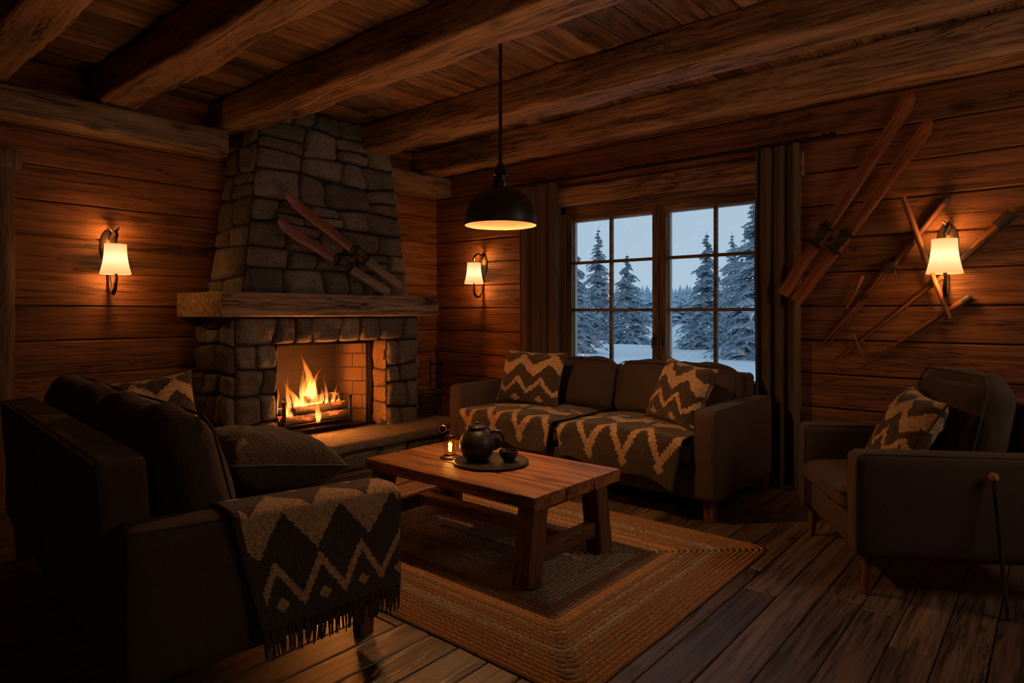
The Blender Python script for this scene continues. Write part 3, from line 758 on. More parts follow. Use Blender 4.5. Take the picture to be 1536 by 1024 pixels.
# ------------------------------------------------------------------ skis and poles
def ski(name, a, b, n, w, label, group, tip=.16, binding=.62, tail=None, thick=.014):
    """a = tip end, b = tail end, n = outward normal of what it hangs on"""
    a, b = V(a), V(b); ln = (b - a).length
    t = thing(name, label, 'ski', M=frame(b, a - b, n), group=group)
    def body(x0, x1, nm, mat):
        mb = MB(); k = 46; vs = []; fs = []
        for i in range(k + 1):
            x = x0 + (x1 - x0) * i / k; s = x / ln
            ww = w * (.92 + .16 * (2 * s - 1) ** 2)
            if s > 1 - tip: q = (s - 1 + tip) / tip; ww *= math.sqrt(max(0.0, 1 - q ** 2.6)) * .97 + .03
            if s < .02: ww *= .9
            z = .05 * max(0, (s - 1 + tip * 1.3) / (tip * 1.3)) ** 2 + .004
            th = thick * (1 - .45 * abs(2 * s - 1))
            for (yy, zz) in ((-ww / 2, z), (-ww / 2, z + th * .7), (-ww * .36, z + th), (0, z + th * 1.12), (ww * .36, z + th), (ww / 2, z + th * .7), (ww / 2, z)): vs.append((x, yy, zz))
        for i in range(k):
            for j in range(7):
                j2 = (j + 1) % 7; fs.append((i * 7 + j, i * 7 + j2, (i + 1) * 7 + j2, (i + 1) * 7 + j))
        fs.append(tuple(range(7))[::-1]); fs.append(tuple(k * 7 + j for j in range(7)))
        mb.add(vs, fs, .5); return mb.build(nm, mat, t, angle=50)
    if tail: body(0, ln * tail, 'tail_section', M_skidark); body(ln * tail, ln, 'runner', M_ski)
    else: body(0, ln, 'runner', M_ski)
    bx = ln * (tail or (1 - binding))
    mb = MB(); box(mb, (bx, 0, thick + .012), (.11, w * .8, .014), .004, 2); box(mb, (bx - .10, 0, thick + .010), (.06, w * .72, .012), .003, 1); mb.build('foot_plate', M_leather, t)
    mb = MB()
    for dx in (.02, -.11):
        pts = [(bx + dx, -w * .5, thick * .6), (bx + dx, -w * .46, thick + .03), (bx + dx, 0, thick + .045), (bx + dx, w * .46, thick + .03), (bx + dx, w * .5, thick * .6)]
        tube(mb, pts, .007, 6)
    tube(mb, [(bx + .03, w * .4, thick + .03), (bx - .05, w * .34, thick + .05), (bx - .12, 0, thick + .055), (bx - .05, -w * .34, thick + .05), (bx + .03, -w * .4, thick + .03)], .004, 6)
    mb.build('binding_strap', M_iron, t); return t
NCH = (1, 0, .08)
ski('wooden_ski', (.605, -2.202, 2.164), (.64, -1.037, 1.469), NCH, .088, 'upper varnished wooden ski leaning across the stone chimney', 'skis on the chimney', tail=.42)
ski('wooden_ski', (.62, -2.269, 1.942), (.64, -1.174, 1.415), NCH, .088, 'lower varnished wooden ski leaning across the stone chimney', 'skis on the chimney', tail=.48)
NW = (0, -1, 0)
ski('wooden_ski', (4.479, -.03, 2.637), (3.712, -.185, 1.371), (0, -1, .1), .085, 'old brown ski on the board wall, nearer the curtain', 'long skis on the board wall', tip=.1, binding=.66)
ski('wooden_ski', (4.576, -.03, 2.448), (3.80, -.185, 1.324), (0, -1, .1), .085, 'old brown ski on the board wall, farther from the curtain', 'long skis on the board wall', tip=.1, binding=.62)
def pole(pts, rad, label, extra=None, group='ski poles on the board wall', name='ski_pole', cat='ski pole', off=0.0):
    a, b = V(pts[0]), V(pts[-1]); t = thing(name, label, cat, M=frame(a, b - a, NW), group=group)
    Mi = t.matrix_world.inverted() if False else frame(a, b - a, NW).inverted()
    mb = MB(); tube(mb, [Mi @ V(p) + V((0, 0, off)) for p in pts], rad, 10); mb.build('shaft', M_pole, t)
    if extra: extra(t, Mi, off)
    return t
def grip(p, q, r):
    def f(t, Mi, off):
        mb = MB(); tube(mb, [Mi @ V(p) + V((0, 0, off)), Mi @ V(q) + V((0, 0, off))], r, 12); mb.build('grip', M_leather, t)
    return f
yw = -.03
def lash(t, Mi, off):
    mb = MB(); c = V((4.345, yw, 1.55)); d = (V((4.65, yw, 1.954)) - V((3.958, yw, 1.011))).normalized(); nn = V((0, -1, 0)); s = d.cross(nn)
    for k in range(5):
        o = c + d * (.012 * k - .03) - s * .01
        tube(mb, [Mi @ (o + s * .045 * math.cos(a) + nn * (.006 + .03 * math.sin(a))) for a in [2 * PI * q / 12 for q in range(13)]], .005, 6)
    tube(mb, [Mi @ (c + s * .03 + nn * .03), Mi @ (c + s * .09 + d * .02 + nn * .02)], .004, 5); tube(mb, [Mi @ (c + s * .03 + nn * .03), Mi @ (c + s * .08 - d * .05 + nn * .02)], .004, 5)
    mb.build('cord_lashing', M_leather, t)
    grip((4.63, yw, 1.927), (4.652, yw, 1.957), .026)(t, Mi, off)
pole([(4.65, yw, 1.954), (4.42, yw, 1.64), (4.345, yw, 1.54), (4.14, yw, 1.26), (3.958, yw, 1.011)], [.022, .022, .017, .013, .008], 'longer wooden ski pole lashed with cord, left of the wall lamp', lash)
def peg(t, Mi, off):
    mb = MB(); tube(mb, [Mi @ V((4.165, yw, 1.335)), Mi @ V((4.215, yw, 1.36))], .02, 8); mb.build('ferrule', M_leather, t)
pole([(4.325, yw, 1.548), (4.25, yw, 1.43), (4.13, yw, 1.27), (3.925, yw, 1.028)], [.016, .014, .012, .007], 'shorter wooden ski pole tucked under the cord lashing', peg)
pole([(4.181, yw - .028, 1.495), (4.14, yw - .028, 1.38), (4.085, yw - .028, 1.275)], [.015, .009, .005], 'small wooden peg stick beside the lashed ski poles', None, name='wooden_peg', cat='stick', group='sticks on the board wall')
pole([(4.424, yw - .05, 1.984), (4.54, yw - .05, 1.60), (4.67, yw - .05, 1.209)], [.018, .018, .013], 'short wooden stick slanting the other way behind the wall lamp', None, name='crossed_stick', cat='stick', group='sticks on the board wall')
def bas(t, Mi, off):
    mb = MB(); tube(mb, [Mi @ V((4.122, yw - .012, 1.105)), Mi @ V((4.178, yw - .012, .96))], [.010, .008], 8); mb.build('basket_bar', M_pole, t)
    grip((4.90, yw - .014, 1.757), (4.975, yw - .014, 1.834), .034)(t, Mi, off)
pole([(4.965, yw - .014, 1.824), (4.78, yw - .008, 1.63), (4.6, yw, 1.45), (4.034, yw, .931)], [.028, .023, .016, .008], 'long wooden ski pole with crossbar passing behind the wall lamp', bas)
pole([(4.765, yw, 1.338), (4.70, yw, 1.29), (4.62, yw, 1.235), (4.45, yw, 1.10), (4.165, yw, .871)], [.024, .020, .016, .013, .007], 'lowest wooden ski pole with a bent thick handle', grip((4.73, yw, 1.312), (4.772, yw, 1.343), .028))

# ------------------------------------------------------------------ sconces
def sconce(name, label, loc, rotz, w):
    s = thing(name, label, 'wall lamp', loc, rotz, group='lit wall lamps')     # local -y points into the room
    mb = MB(); 
    lathe(mb, [(0, -.002), (.050, 0), (.058, .008), (.044, .018), (0, .022)], 24, (0, 0, 0), Matrix.Translation((0, -.002, .11)) @ Matrix.Scale(2.1, 4, (0, 0, 1)) @ Matrix.Rotation(PI / 2, 4, 'X'))
    mb.build('back_plate', M_bronze, s)
    mb = MB()
    tube(mb, [(0, -.01, .16), (.012, -.05, .20), (.015, -.10, .215), (.01, -.14, .19), (0, -.15, .155), (0, -.14, .12)], [.013, .012, .011, .011, .01, .008], 8)
    tube(mb, [(.015, -.10, .215), (.03, -.11, .235), (.028, -.125, .245)], [.010, .008, .004], 8); tube(mb, [(.01, -.07, .208), (-.015, -.075, .232), (-.02, -.09, .24)], [.009, .007, .003], 8)
    tube(mb, [(0, -.14, -.02), (.004, -.145, -.12), (0, -.135, -.19), (0, -.10, -.222), (0, -.06, -.215), (0, -.03, -.17), (0, -.012, -.09), (0, -.006, .02)], [.009, .011, .013, .014, .014, .013, .012, .012], 10)
    mb.build('arm', M_bronze, s)
    mb = MB(); prof = []
    for i in range(13):
        t = i / 12; prof.append((.098 - .030 * t - .008 * math.sin(PI * t), -.105 + .21 * t))
    lathe(mb, prof + [(r - .003, z) for r, z in prof[::-1]], 36, (0, 0, 0), None, .5, close=True); sh = mb.build('lamp_shade', M_shade, s); sh.location = (0, -.14, .015)
    mb = MB(); lathe(mb, [(0, -.03), (.018, -.02), (.026, .0), (.018, .028), (0, .038)], 16); bl = mb.build('bulb', M_bulb, s); bl.location = (0, -.14, .0)
    for dz in (.15, -.118):
        l = bpy.data.lights.new('sconce_light', 'POINT'); l.energy = w / 2; l.color = (1, .40, .10); l.shadow_soft_size = .03
        lo = bpy.data.objects.new('sconce_light', l); COL.objects.link(lo); lo.parent = s; lo.location = (0, -.14, dz)
    return s
sconce('wall_sconce', 'lit wall lamp on the board wall left of the fireplace', (.0, -3.19, 1.605), PI / 2, 11)
sconce('wall_sconce', 'lit wall lamp between the fireplace corner and the window curtain', (.695, -.0, 1.625), 0, 12)
sconce('wall_sconce', 'lit wall lamp among the crossed ski poles above the armchair', (4.65, -.0, 1.575), 0, 11)

# ------------------------------------------------------------------ pendant lamp
pd = thing('pendant_lamp', 'black dome pendant lamp hanging over the coffee table', 'pendant lamp', (2.811, -2.145, 1.732))
mb = MB(); tube(mb, [(0, 0, .34), (0, 0, CZ - 1.732)], .010, 10); mb.build('hanging_cord', M_cord, pd)
mb = MB(); lathe(mb, [(0, .205), (.05, .205), (.05, .235), (.036, .245), (.036, .275), (.042, .28), (.036, .30), (.026, .325), (.018, .345), (0, .36)], 24); mb.build('socket', M_black, pd)
mb = MB(); lathe(mb, [(0, 0), (.05, 0), (.045, -.02), (0, -.03)], 20, (0, 0, CZ - 1.732)); mb.build('ceiling_rose', M_black, pd)
pr = [(.202, 0)] + [(.20 * math.cos(a) ** .8 + .0, .012 + .20 * math.sin(a)) for a in [PI / 2 * k / 14 for k in range(14)]] + [(.04, .212)]
mb = MB(); lathe(mb, pr, 48); mb.f = [f for f in mb.f if len(f) == 4]; mb.t = mb.t[:len(mb.f)]; mb.p = mb.p[:len(mb.f)]; mb.build('dome_shade', M_black, pd)
mb = MB(); lathe(mb, [(r - .004, z + (.0 if i == 0 else -.004)) for i, (r, z) in enumerate(pr)], 48); mb.f = [f for f in mb.f if len(f) == 4]; mb.t = mb.t[:len(mb.f)]; mb.p = mb.p[:len(mb.f)]; mb.build('shade_lining', M_inner, pd)
mb = MB(); lathe(mb, [(0, .06), (.025, .068), (.034, .09), (.025, .12), (.016, .15), (.016, .2)], 20); mb.build('bulb', M_bulb, pd)
l = bpy.data.lights.new('pendant_light', 'SPOT'); l.energy = 54; l.color = (1, .47, .17); l.shadow_soft_size = .05; l.spot_size = math.radians(170); l.spot_blend = .6
lo = bpy.data.objects.new('pendant_light', l); COL.objects.link(lo); lo.parent = pd; lo.location = (0, 0, .045)

# ------------------------------------------------------------------ rug
def rug(name, label, cx, cy, w, h, rows, pal, seed, skip=None, seg=.0125, rw=.024):
    rg = random.Random(seed); mb = MB()
    for k in range(rows):
        d = (k + .5) * rw; hx, hy = w / 2 - d, h / 2 - d
        if hx < .01 or hy < .01: break
        rc = max(.012, min(.07 - d * .1, hx, hy))
        path = []
        def line(x0, y0, x1, y1):
            n = max(1, int(math.hypot(x1 - x0, y1 - y0) / seg))
            for i in range(n): path.append((x0 + (x1 - x0) * i / n, y0 + (y1 - y0) * i / n))
        def arc(cx_, cy_, a0):
            for i in range(4): a = a0 + PI / 2 * i / 4; path.append((cx_ + rc * math.cos(a), cy_ + rc * math.sin(a)))
        line(hx, -hy + rc, hx, hy - rc); arc(hx - rc, hy - rc, 0); line(hx - rc, hy, -hx + rc, hy); arc(-hx + rc, hy - rc, PI / 2)
        line(-hx, hy - rc, -hx, -hy + rc); arc(-hx + rc, -hy + rc, PI); line(-hx + rc, -hy, hx - rc, -hy); arc(hx - rc, -hy + rc, 1.5 * PI)
        n = len(path); vs = []; fs = []; m = 5; s = 0; pt = []
        base = pal(k, rg)
        for i in range(n):
            p = V(path[i]); q = V(path[(i + 1) % n]); o = V(path[i - 1]); T = (q - o); T = T.normalized() if T.length > 1e-9 else V((1, 0)); Nn = V((T.y, -T.x))
            s += (p - o).length if i else 0
            wav = .004 * noise.noise(V((p.x * 3 + cx, p.y * 3, k * .05 + seed)))
            for j, (o_, z) in enumerate(((-.5, .004), (-.28, .0105), (0, .013), (.28, .0105), (.5, .004))):
                br = .003 * math.sin(s / .032 * 2 * PI + (o_ * 3.2 if k % 2 else -o_ * 3.2) + k) if 0 < j < 4 else 0
                vs.append((p.x + Nn.x * (o_ * rw + wav), p.y + Nn.y * (o_ * rw + wav), z + br))
        for i in range(n):
            i2 = (i + 1) % n
            for j in range(m - 1):
                fs.append((i * m + j, i2 * m + j, i2 * m + j + 1, i * m + j + 1)); pt.append(min(1, max(0, base + rg.uniform(-.10, .10) + .12 * noise.noise(V((path[i][0] * 2, path[i][1] * 2, k))))))
        mb.add(vs, fs, rg.random(), pt)
    box(mb, (0, 0, .003), (w - .03, h - .03, .004), tone=.5)
    o = mb.build(name, M_rug, angle=180); o.location = (cx, cy, .001); tag(o, label, 'rug'); return o
def rug_mat():
    b = NB('braided_wool'); pat = b.attr('pat'); co = b.coord(); n = b.noise(co, 120, 4, .7)
    col = b.ramp(pat, [(0, (.09, .07, .05)), (.3, (.36, .295, .22)), (.5, (.22, .135, .075)), (.75, (.29, .14, .06)), (1, (.40, .23, .115))])  # grey-brown wool at the second stop, lightened to paint in window light
    col = b.mix(1.0, col, b.ramp(n, [(.3, (.5, .5, .5)), (.7, (1.3, 1.3, 1.3))]), 'MULTIPLY')
    b.bsdf(col, .95, b.bump(n, .6, .004), Specular_IOR_Level=.1); return b.m
M_rug = rug_mat()
def pal1(k, rg):
    if k < 4: return rg.uniform(.6, .75)
    if k in (8, 12, 17): return rg.uniform(.3, .4)
    if k in (14, 15): return .98
    if k < 20: return rg.uniform(.45, .72)
    return rg.uniform(.22, .42)  # inner rows take the grey lightened for window light
rug('braided_rug', 'tan and orange braided rug under the coffee table', 2.80, -2.255, 2.44, 1.77, 37, pal1, 3, seg=.0115)
rug('braided_rug', 'dark brown woven rug on the floor behind the near sofa', 1.95, -5.05, 2.6, 1.5, 24, lambda k, rg: rg.uniform(.1, .38), 9, seg=.02)

# ------------------------------------------------------------------ coffee table
ct = thing('coffee_table', 'rustic brown wooden trestle coffee table on the braided rug', 'table', (2.82, -2.26, .0275))
TZ = .404
mb = MB(); yy = -.36; wd = [.24, .235, .245]; rg = random.Random(4)
for i, w_ in enumerate(wd):
    hewn(mb, (-.605, yy + w_ / 2, TZ - .03), (.605 + .004 * i, yy + w_ / 2, TZ - .03), w_ - .009, .06, .009, .004, 60, seed=80 + i, tone=.35 + .25 * i)
    yy += w_
mb.build('tabletop', M_table, ct, angle=50)
for sx in (-1, 1):
    for sy in (-1, 1):
        mb = MB(); hewn(mb, (sx * .545, sy * .30 - .04, 0), (sx * .53, sy * .25 - .02, TZ - .06), .10, .105, .008, .003, 10, seed=90 + sx + 2 * sy, up=(0, 1, 0), tone=.5)
        mb.build('leg', M_tablez, ct, angle=50)
    mb = MB(); box(mb, (sx * .535, -.03, .115), (.055, .50, .075), .006, 2, tone=.5); box(mb, (sx * .52, 0, TZ - .075), (.07, .5, .04), .005, 2, tone=.4); mb.build('cross_rail', M_tabley, ct)
mb = MB(); box(mb, (0, 0, .125), (1.03, .075, .06), .006, 2, tone=.5); mb.build('stretcher', M_table, ct)
TT = .0275 + TZ + .003
tr = thing('round_tray', 'round black tray on the coffee table under the jug', 'tray', (2.835, -2.25, TT))
mb = MB(); lathe(mb, [(0, 0), (.196, 0), (.204, .006), (.204, .013), (.198, .014), (.192, .010), (0, .010)], 56); mb.build('tray_body', M_clay, tr)
TY = TT + .0105
jg = thing('clay_jug', 'round dark clay jug with side handle on the black tray', 'jug', (2.765, -2.285, TY))
mb = MB(); lathe(mb, [(0, 0), (.045, 0), (.058, .006), (.082, .035), (.096, .072), (.097, .095), (.088, .128), (.068, .155), (.054, .166), (.050, .172), (.053, .184), (.049, .187), (.042, .176), (.044, .166), (0, .165)], 48); mb.build('body', M_clay, jg)
hd = V((.75, .66)).normalized()
mb = MB(); tube(mb, [(hd.x * r, hd.y * r, z) for r, z in ((.072, .148), (.098, .158), (.128, .152), (.143, .128), (.138, .098), (.118, .074), (.090, .060))], [.010, .011, .011, .010, .010, .010, .011], 12); mb.build('handle', M_clay, jg)
mb = MB(); lathe(mb, [(0, .178), (.046, .178), (.044, .186), (.02, .196), (.010, .198), (.012, .206), (.006, .211), (0, .211)], 32); mb.build('lid', M_clay, jg)
cu = thing('clay_cup', 'small dark clay cup beside the jug on the tray', 'cup', (2.905, -2.185, TY))
mb = MB(); lathe(mb, [(0, 0), (.026, 0), (.032, .006), (.045, .025), (.052, .046), (.053, .056), (.049, .056), (.042, .030), (.026, .012), (0, .010)], 36); mb.build('bowl', M_clay, cu)
ln = thing('oil_lantern', 'small lit glass lantern with wire ring on the coffee table', 'lantern', (2.575, -2.305, TT))
mb = MB(); lathe(mb, [(0, 0), (.056, 0), (.058, .005), (.05, .010), (.028, .014), (.026, .022), (0, .022)], 32); mb.build('base', M_bronze, ln)
mb = MB(); pr = [(.024, .022), (.026, .04), (.026, .09), (.022, .115)]; lathe(mb, pr + [(r - .002, z) for r, z in pr[::-1]], 24, close=True); mb.build('glass_chimney', M_chimney, ln)
mb = MB(); lathe(mb, [(.026, .114), (.028, .122), (.014, .130), (.010, .140), (0, .142)], 20); 
for k in range(4): a = PI / 4 + k * PI / 2; tube(mb, [(.030 * math.cos(a), .030 * math.sin(a), .012), (.030 * math.cos(a), .030 * math.sin(a), .118)], .002, 6)
mb.build('cap', M_bronze, ln)
mb = MB(); d2 = V((-.76, -.65)).normalized()
tube(mb, [(0, 0, .14), (0, 0, .152), (d2.x * .012, d2.y * .012, .158), (d2.x * .022, d2.y * .022, .152)] , .0022, 6)
tube(mb, [(d2.x * (.042 + .02 * math.cos(a)), d2.y * (.042 + .02 * math.cos(a)), .160 + .02 * math.sin(a)) for a in [2 * PI * k / 18 for k in range(19)]], .0022, 6)
mb.build('wire_ring', plain('bright_wire', (.6, .5, .4), .3, .9), ln)
mb = MB(); lathe(mb, [(0, .03), (.006, .036), (.009, .05), (.006, .07), (.001, .085)], 12); mb.build('flame', emit('candle_flame', (1, .62, .2), 22), ln)
l = bpy.data.lights.new('lantern_light', 'POINT'); l.energy = 1.0; l.color = (1, .5, .16); l.shadow_soft_size = .012
lo = bpy.data.objects.new('lantern_light', l); COL.objects.link(lo); lo.parent = ln; lo.location = (0, 0, .062)

# ------------------------------------------------------------------ upholstered seating (local: front is -y, x runs along the seat)
def seating(name, label, cat, loc, rotz, Lx, D, n, armh=.66, armw=.14, z0=.12, seath=.46, backh=.80, cush=.90, slope=0.0, round_leg=False, leg_in=(.06, .07), seed=0, mat=None, bthick=.20):
    mat = mat or M_uph
    r = thing(name, label, cat, loc, rotz)
    ix = Lx / 2 - armw
    mb = MB(); box(mb, (0, .0, (z0 + .32) / 2), (2 * ix + .01, D - .06, .32 - z0), .018, 3); fr = mb.build('seat_frame', mat, r)
    for s in (-1, 1):
        def fn(Q, s=s):
            q = Q.copy(); k = max(0, (q.z + (armh - z0) / 2) / (armh - z0)); q.z += slope * q.y * k
            return q
        mb = MB(); soft(mb, (s * (ix + armw / 2), 0, (z0 + armh) / 2), (armw, D, armh - z0), .028, 14, (.006, .004, .008), .003, seed=seed + s, fn=fn); ar = mb.build('arm', mat, r, angle=60)
        mb = MB(); e = .012
        for xx in (-armw / 2 + e, armw / 2 - e):
            pts = [(s * (ix + armw / 2) + xx, -D / 2 + .004, z0 + .03)] + [(s * (ix + armw / 2) + xx, -D / 2 + .004, z0 + (armh - z0) * t + slope * (-D / 2) * t) for t in (.3, .6, .93)]
            pts += [(s * (ix + armw / 2) + xx, y, armh - .004 + slope * y) for y in [-D / 2 + .03 + (D - .06) * q / 8 for q in range(9)]]
            tube(mb, pts, .0055, 6)
        mb.build('piping', M_pipe, ar)
    mb = MB(); M_ = Matrix.Translation((0, D / 2 - .085, 0)) @ Matrix.Rotation(-.07, 4, 'X')
    soft(mb, (0, .0, (z0 + backh) / 2), (2 * ix + (.0), .15, backh - z0), .03, 14, (0, .006, .006), .003, M=M_, seed=seed + 5); bb = mb.build('back_frame', mat, r, angle=60)
    mb = MB()
    for k in range(1, n): tube(mb, [M_ @ V((-ix + 2 * ix * k / n, .081, z)) for z in (z0 + .03, .4, backh - .03)], .004, 6)
    tube(mb, [M_ @ V((x, .07, backh - .006)) for x in [-ix + .03 + (2 * ix - .06) * q / 10 for q in range(11)]], .0055, 6)
    mb.build('piping', M_pipe, bb)
    cw = 2 * ix / n
    for k in range(n):
        cx_ = -ix + cw * (k + .5)
        mb = MB(); soft(mb, (cx_, -.095, (.325 + seath) / 2), (cw - .012, D - .17, seath - .325), .05, 16, (.004, .018, .03), .006, seed=seed + 10 + k); sc = mb.build('seat_cushion', mat, r, angle=80)
        mb = MB(); zz = seath - .028; hx, hy = cw / 2 - .01, (D - .17) / 2
        tube(mb, [(cx_ - hx, -.095 - hy + .02, zz), (cx_ - hx + .02, -.095 - hy - .006, zz)] + [(cx_ + hx * t, -.095 - hy - .008 - .014 * (1 - t * t), zz) for t in (-.6, -.2, .2, .6)] + [(cx_ + hx - .02, -.095 - hy - .006, zz), (cx_ + hx, -.095 - hy + .02, zz)], .0055, 6); mb.build('piping', M_pipe, sc)
        Mc = Matrix.Translation((cx_, D / 2 - .16 - bthick / 2 - .02, seath + .0)) @ Matrix.Rotation(-.20, 4, 'X')
        hc = cush - seath
        def fb(Q):
            q = Q.copy(); t = (q.z / hc + .5); q.y *= 1 - .22 * t; q.z += -.012 * math.cos(q.x * 9) * t
            w = .007 * math.sin(q.x * 26 + 3 * q.z + 2 * noise.noise(q * 4)) * max(0, t - .45)
            q.z += w; q.y -= w * .6
            return q
        mb = MB(); soft(mb, (0, 0, hc / 2), (cw - .014, bthick, hc), min(.10, bthick * .46), 22, (.014, .05, .04), .012, M=Mc, seed=seed + 20 + k, fn=fb); bc = mb.build('back_cushion', M_uph2, r, angle=80)
        mb = MB(); hz = hc / 2 - .03; hx = cw / 2 - .03
        pts = []
        for (a, b_) in ((-1, -.8), (-1, 0), (-1, .8), (-.85, 1), (0, 1.02), (.85, 1), (1, .8), (1, 0), (1, -.8)):
            t = (b_ * hz / hc + .5); pts.append(Mc @ V((a * (hx + .03), (-bthick * .36) * (1 - .22 * t), hc / 2 + b_ * (hz + .035))))
        tube(mb, pts, .0055, 6); mb.build('piping', M_pipe, bc)
    for sx in (-1, 1):
        for sy in (-1, 1):
            mb = MB(); x, y = sx * (Lx / 2 - leg_in[0]), sy * (D / 2 - leg_in[1])
            if round_leg: tube(mb, [(x, y, z0 + .02), (x + sx * .012, y + sy * .012, 0.001)], [.027, .016], 16)
            else:
                vs = [(x + a * w_, y + b_ * w_, z) for z, w_ in ((.001, .028), (z0 + .02, .036)) for a, b_ in ((-1, -1), (1, -1), (1, 1), (-1, 1))]
                mb.add(vs, [(3, 2, 1, 0), (4, 5, 6, 7), (0, 1, 5, 4), (1, 2, 6, 5), (2, 3, 7, 6), (3, 0, 4, 7)])
            mb.build('leg', M_leg, r, angle=50)
    return r
S1 = seating('sofa', 'brown two-seat sofa under the snowy window', 'sofa', (2.54, -.70, 0), 0, 2.22, 1.0, 2, armh=.665, armw=.14, z0=.12, backh=.82, cush=.86, seed=1)
TH = math.radians(174.98)
S2c = (2.140, -3.623)
S2 = seating('sofa', 'brown sofa with its back to the viewer, blanket over its arm', 'sofa', (S2c[0], S2c[1], 0), TH, 2.25, .92, 2, armh=.612, armw=.15, z0=.185, leg_in=(.19, .05), seath=.47, backh=.82, cush=.90, slope=.045, seed=40, bthick=.24)
AC = (4.64, -1.116); AR = math.radians(-57.6)
S3 = seating('armchair', 'brown upholstered armchair below the ski poles', 'armchair', (AC[0], AC[1], 0), AR, .86, .86, 1, armh=.63, armw=.125, z0=.17, seath=.45, backh=.84, cush=.95, round_leg=True, seed=70, bthick=.22)

# ------------------------------------------------------------------ zigzag textiles
def tri(x): return abs((x % 1.0) * 2 - 1)
def snap(x, n): return (math.floor(x * n) + .5) / n
def pat_pillow(u, v, ph=0.0):
    u = snap(u, 44); v = snap(v, 44); w = .03 * noise.noise(V((u * 4, v * 4, ph * 9)))
    a = .15 + .24 * tri(u * 2.6 + ph + w); b_ = .50 + .22 * tri(u * 2.1 + ph + .15 + w)
    if a < v < a + .10: return 1.0
    if b_ < v < b_ + .20 + .06 * noise.noise(V((u * 5, 3, ph))): return 1.0
    c = .90 + .10 * tri(u * 3 + ph)
    if v > c: return .9
    if v < .16:
        du = ((u * 2.6 + ph + .0) % 1.0) - .0; du = min(du, 1 - du)
        if abs(v - .09) + du * .28 < .055: return 1.0
    return 0.0
def pat_throw(u, v, ph=0.0):
    """v = 0 at the hanging hem, 1 at the back of the seat"""
    u = snap(u, 64); v = snap(v, 72); w = .05 * noise.noise(V((u * 3, v * 3, ph * 7)))
    a = .08 + .28 * tri(u * 3.4 + ph + w)
    if a < v < a + .105: return 1.0
    b_ = .48 + .10 * tri(u * 3.4 + ph + .5 + w)
    if b_ < v < b_ + .12 and noise.noise(V((u * 7 + ph * 5, 1, 0))) > -.15: return .95
    if .68 < v < .78 and noise.noise(V((u * 9 + ph * 3, v * 9, 4))) > .12: return .7
    du = ((u * 3.4 + ph + .5) % 1.0); du = min(du, 1 - du)
    if abs(v - .10) + du * .35 < .05: return .9
    return 0.0
def pat_blanket(u, v):
    u = snap(u, 80); v = snap(v, 92); w = .02 * noise.noise(V((u * 5, v * 5, 2)))
    a = .06 + .19 * tri(u * 3.6 + .42 + w)
    if u > .06 and a < v < a + .065 and not (.50 < (u * 3.6 + .92) % 1.0 < .50): return 1.0
    du = ((u * 3.6 + .42) % 1.0); du = min(du, 1 - du)
    if abs(v - .10) + du * .22 < .035: return 1.0
    b_ = .33 + .20 * tri(u * 2.9 + .25 + w)
    if u > .04 and b_ < v < b_ + .21: return 1.0
    c = .72 + .13 * tri(u * 2.9 + .25 + w)
    if c + .02 < v < c + .15: return 1.0
    return 0.0
def pillow(name, label, M, w, h, t, patf, group, seed=0, n=48, mat=None):
    o = thing(name, label, 'cushion', M=M, group=group)
    mb = MB()
    for sd in (1, -1):
        vs = []; fs = []; pt = []
        for j in range(n + 1):
            for i in range(n + 1):
                x = -1 + 2 * i / n; y = -1 + 2 * j / n
                px_ = x * w / 2 * (1 - .085 * (1 - y * y)); py_ = y * h / 2 * (1 - .085 * (1 - x * x))
                th = t / 2 * ((1 - x ** 4) * (1 - y ** 4)) ** .55
                th *= 1 + .10 * noise.noise(V((x * 2.2 + seed, y * 2.2, sd * 3)))
                if 0 < i < n and 0 < j < n: th += .006 * noise.noise(V((x * 7 + seed, y * 7, sd)))
                bend = -.03 * x * x * 0
                vs.append((px_, py_, sd * max(th, .002) + bend))
        for j in range(n):
            for i in range(n):
                q = (j * (n + 1) + i, j * (n + 1) + i + 1, (j + 1) * (n + 1) + i + 1, (j + 1) * (n + 1) + i)
                fs.append(q if sd > 0 else q[::-1]); pt.append(patf((i + .5) / n, (j + .5) / n))
        mb.add(vs, fs, .5, pt)
    mb.build('cover', mat or M_knit, o, angle=180)
    mb = MB(); pts = []
    for k in range(4):
        for q in range(12):
            s = -1 + 2 * q / 12; x, y = ((s, -1), (1, s), (-s, 1), (-1, -s))[k]
            pts.append((x * w / 2 * (1 - .085 * (1 - y * y)), y * h / 2 * (1 - .085 * (1 - x * x)), 0))
    tube(mb, pts + pts[:1], .005, 6); mb.build('seam', M_pipe, o)
    return o
def upM(loc, yaw, lean, roll=0.0):
    """pillow standing upright: its face towards local -y after yaw, leaning back"""
    return Matrix.Translation(loc) @ Matrix.Rotation(yaw, 4, 'Z') @ Matrix.Rotation(PI / 2 - lean, 4, 'X') @ Matrix.Rotation(roll, 4, 'Z')
GP = 'zigzag cushions'
pillow('cushion', 'zigzag knitted cushion at the far-left end of the window sofa', upM((1.955, -.80, .722), .12, .36, -.02), .58, .46, .16, lambda u, v: pat_pillow(u, v, .05), GP, 1)
pillow('cushion', 'zigzag knitted cushion against the near arm of the window sofa', upM((3.255, -.83, .708), -.40, .42, -.10), .50, .44, .16, lambda u, v: pat_pillow(u, v, .35), GP, 2)
Ra = Matrix.Rotation(AR, 4, 'Z')
pc = Ra @ V((.045, -.07, 0)); pillow('cushion', 'zigzag knitted cushion on the seat of the armchair', upM((AC[0] + pc.x, AC[1] + pc.y, .66), AR - .12, .50, -.06), .50, .44, .16, lambda u, v: pat_pillow(u, v, .6), GP, 3)
Rs = Matrix.Rotation(TH, 4, 'Z')
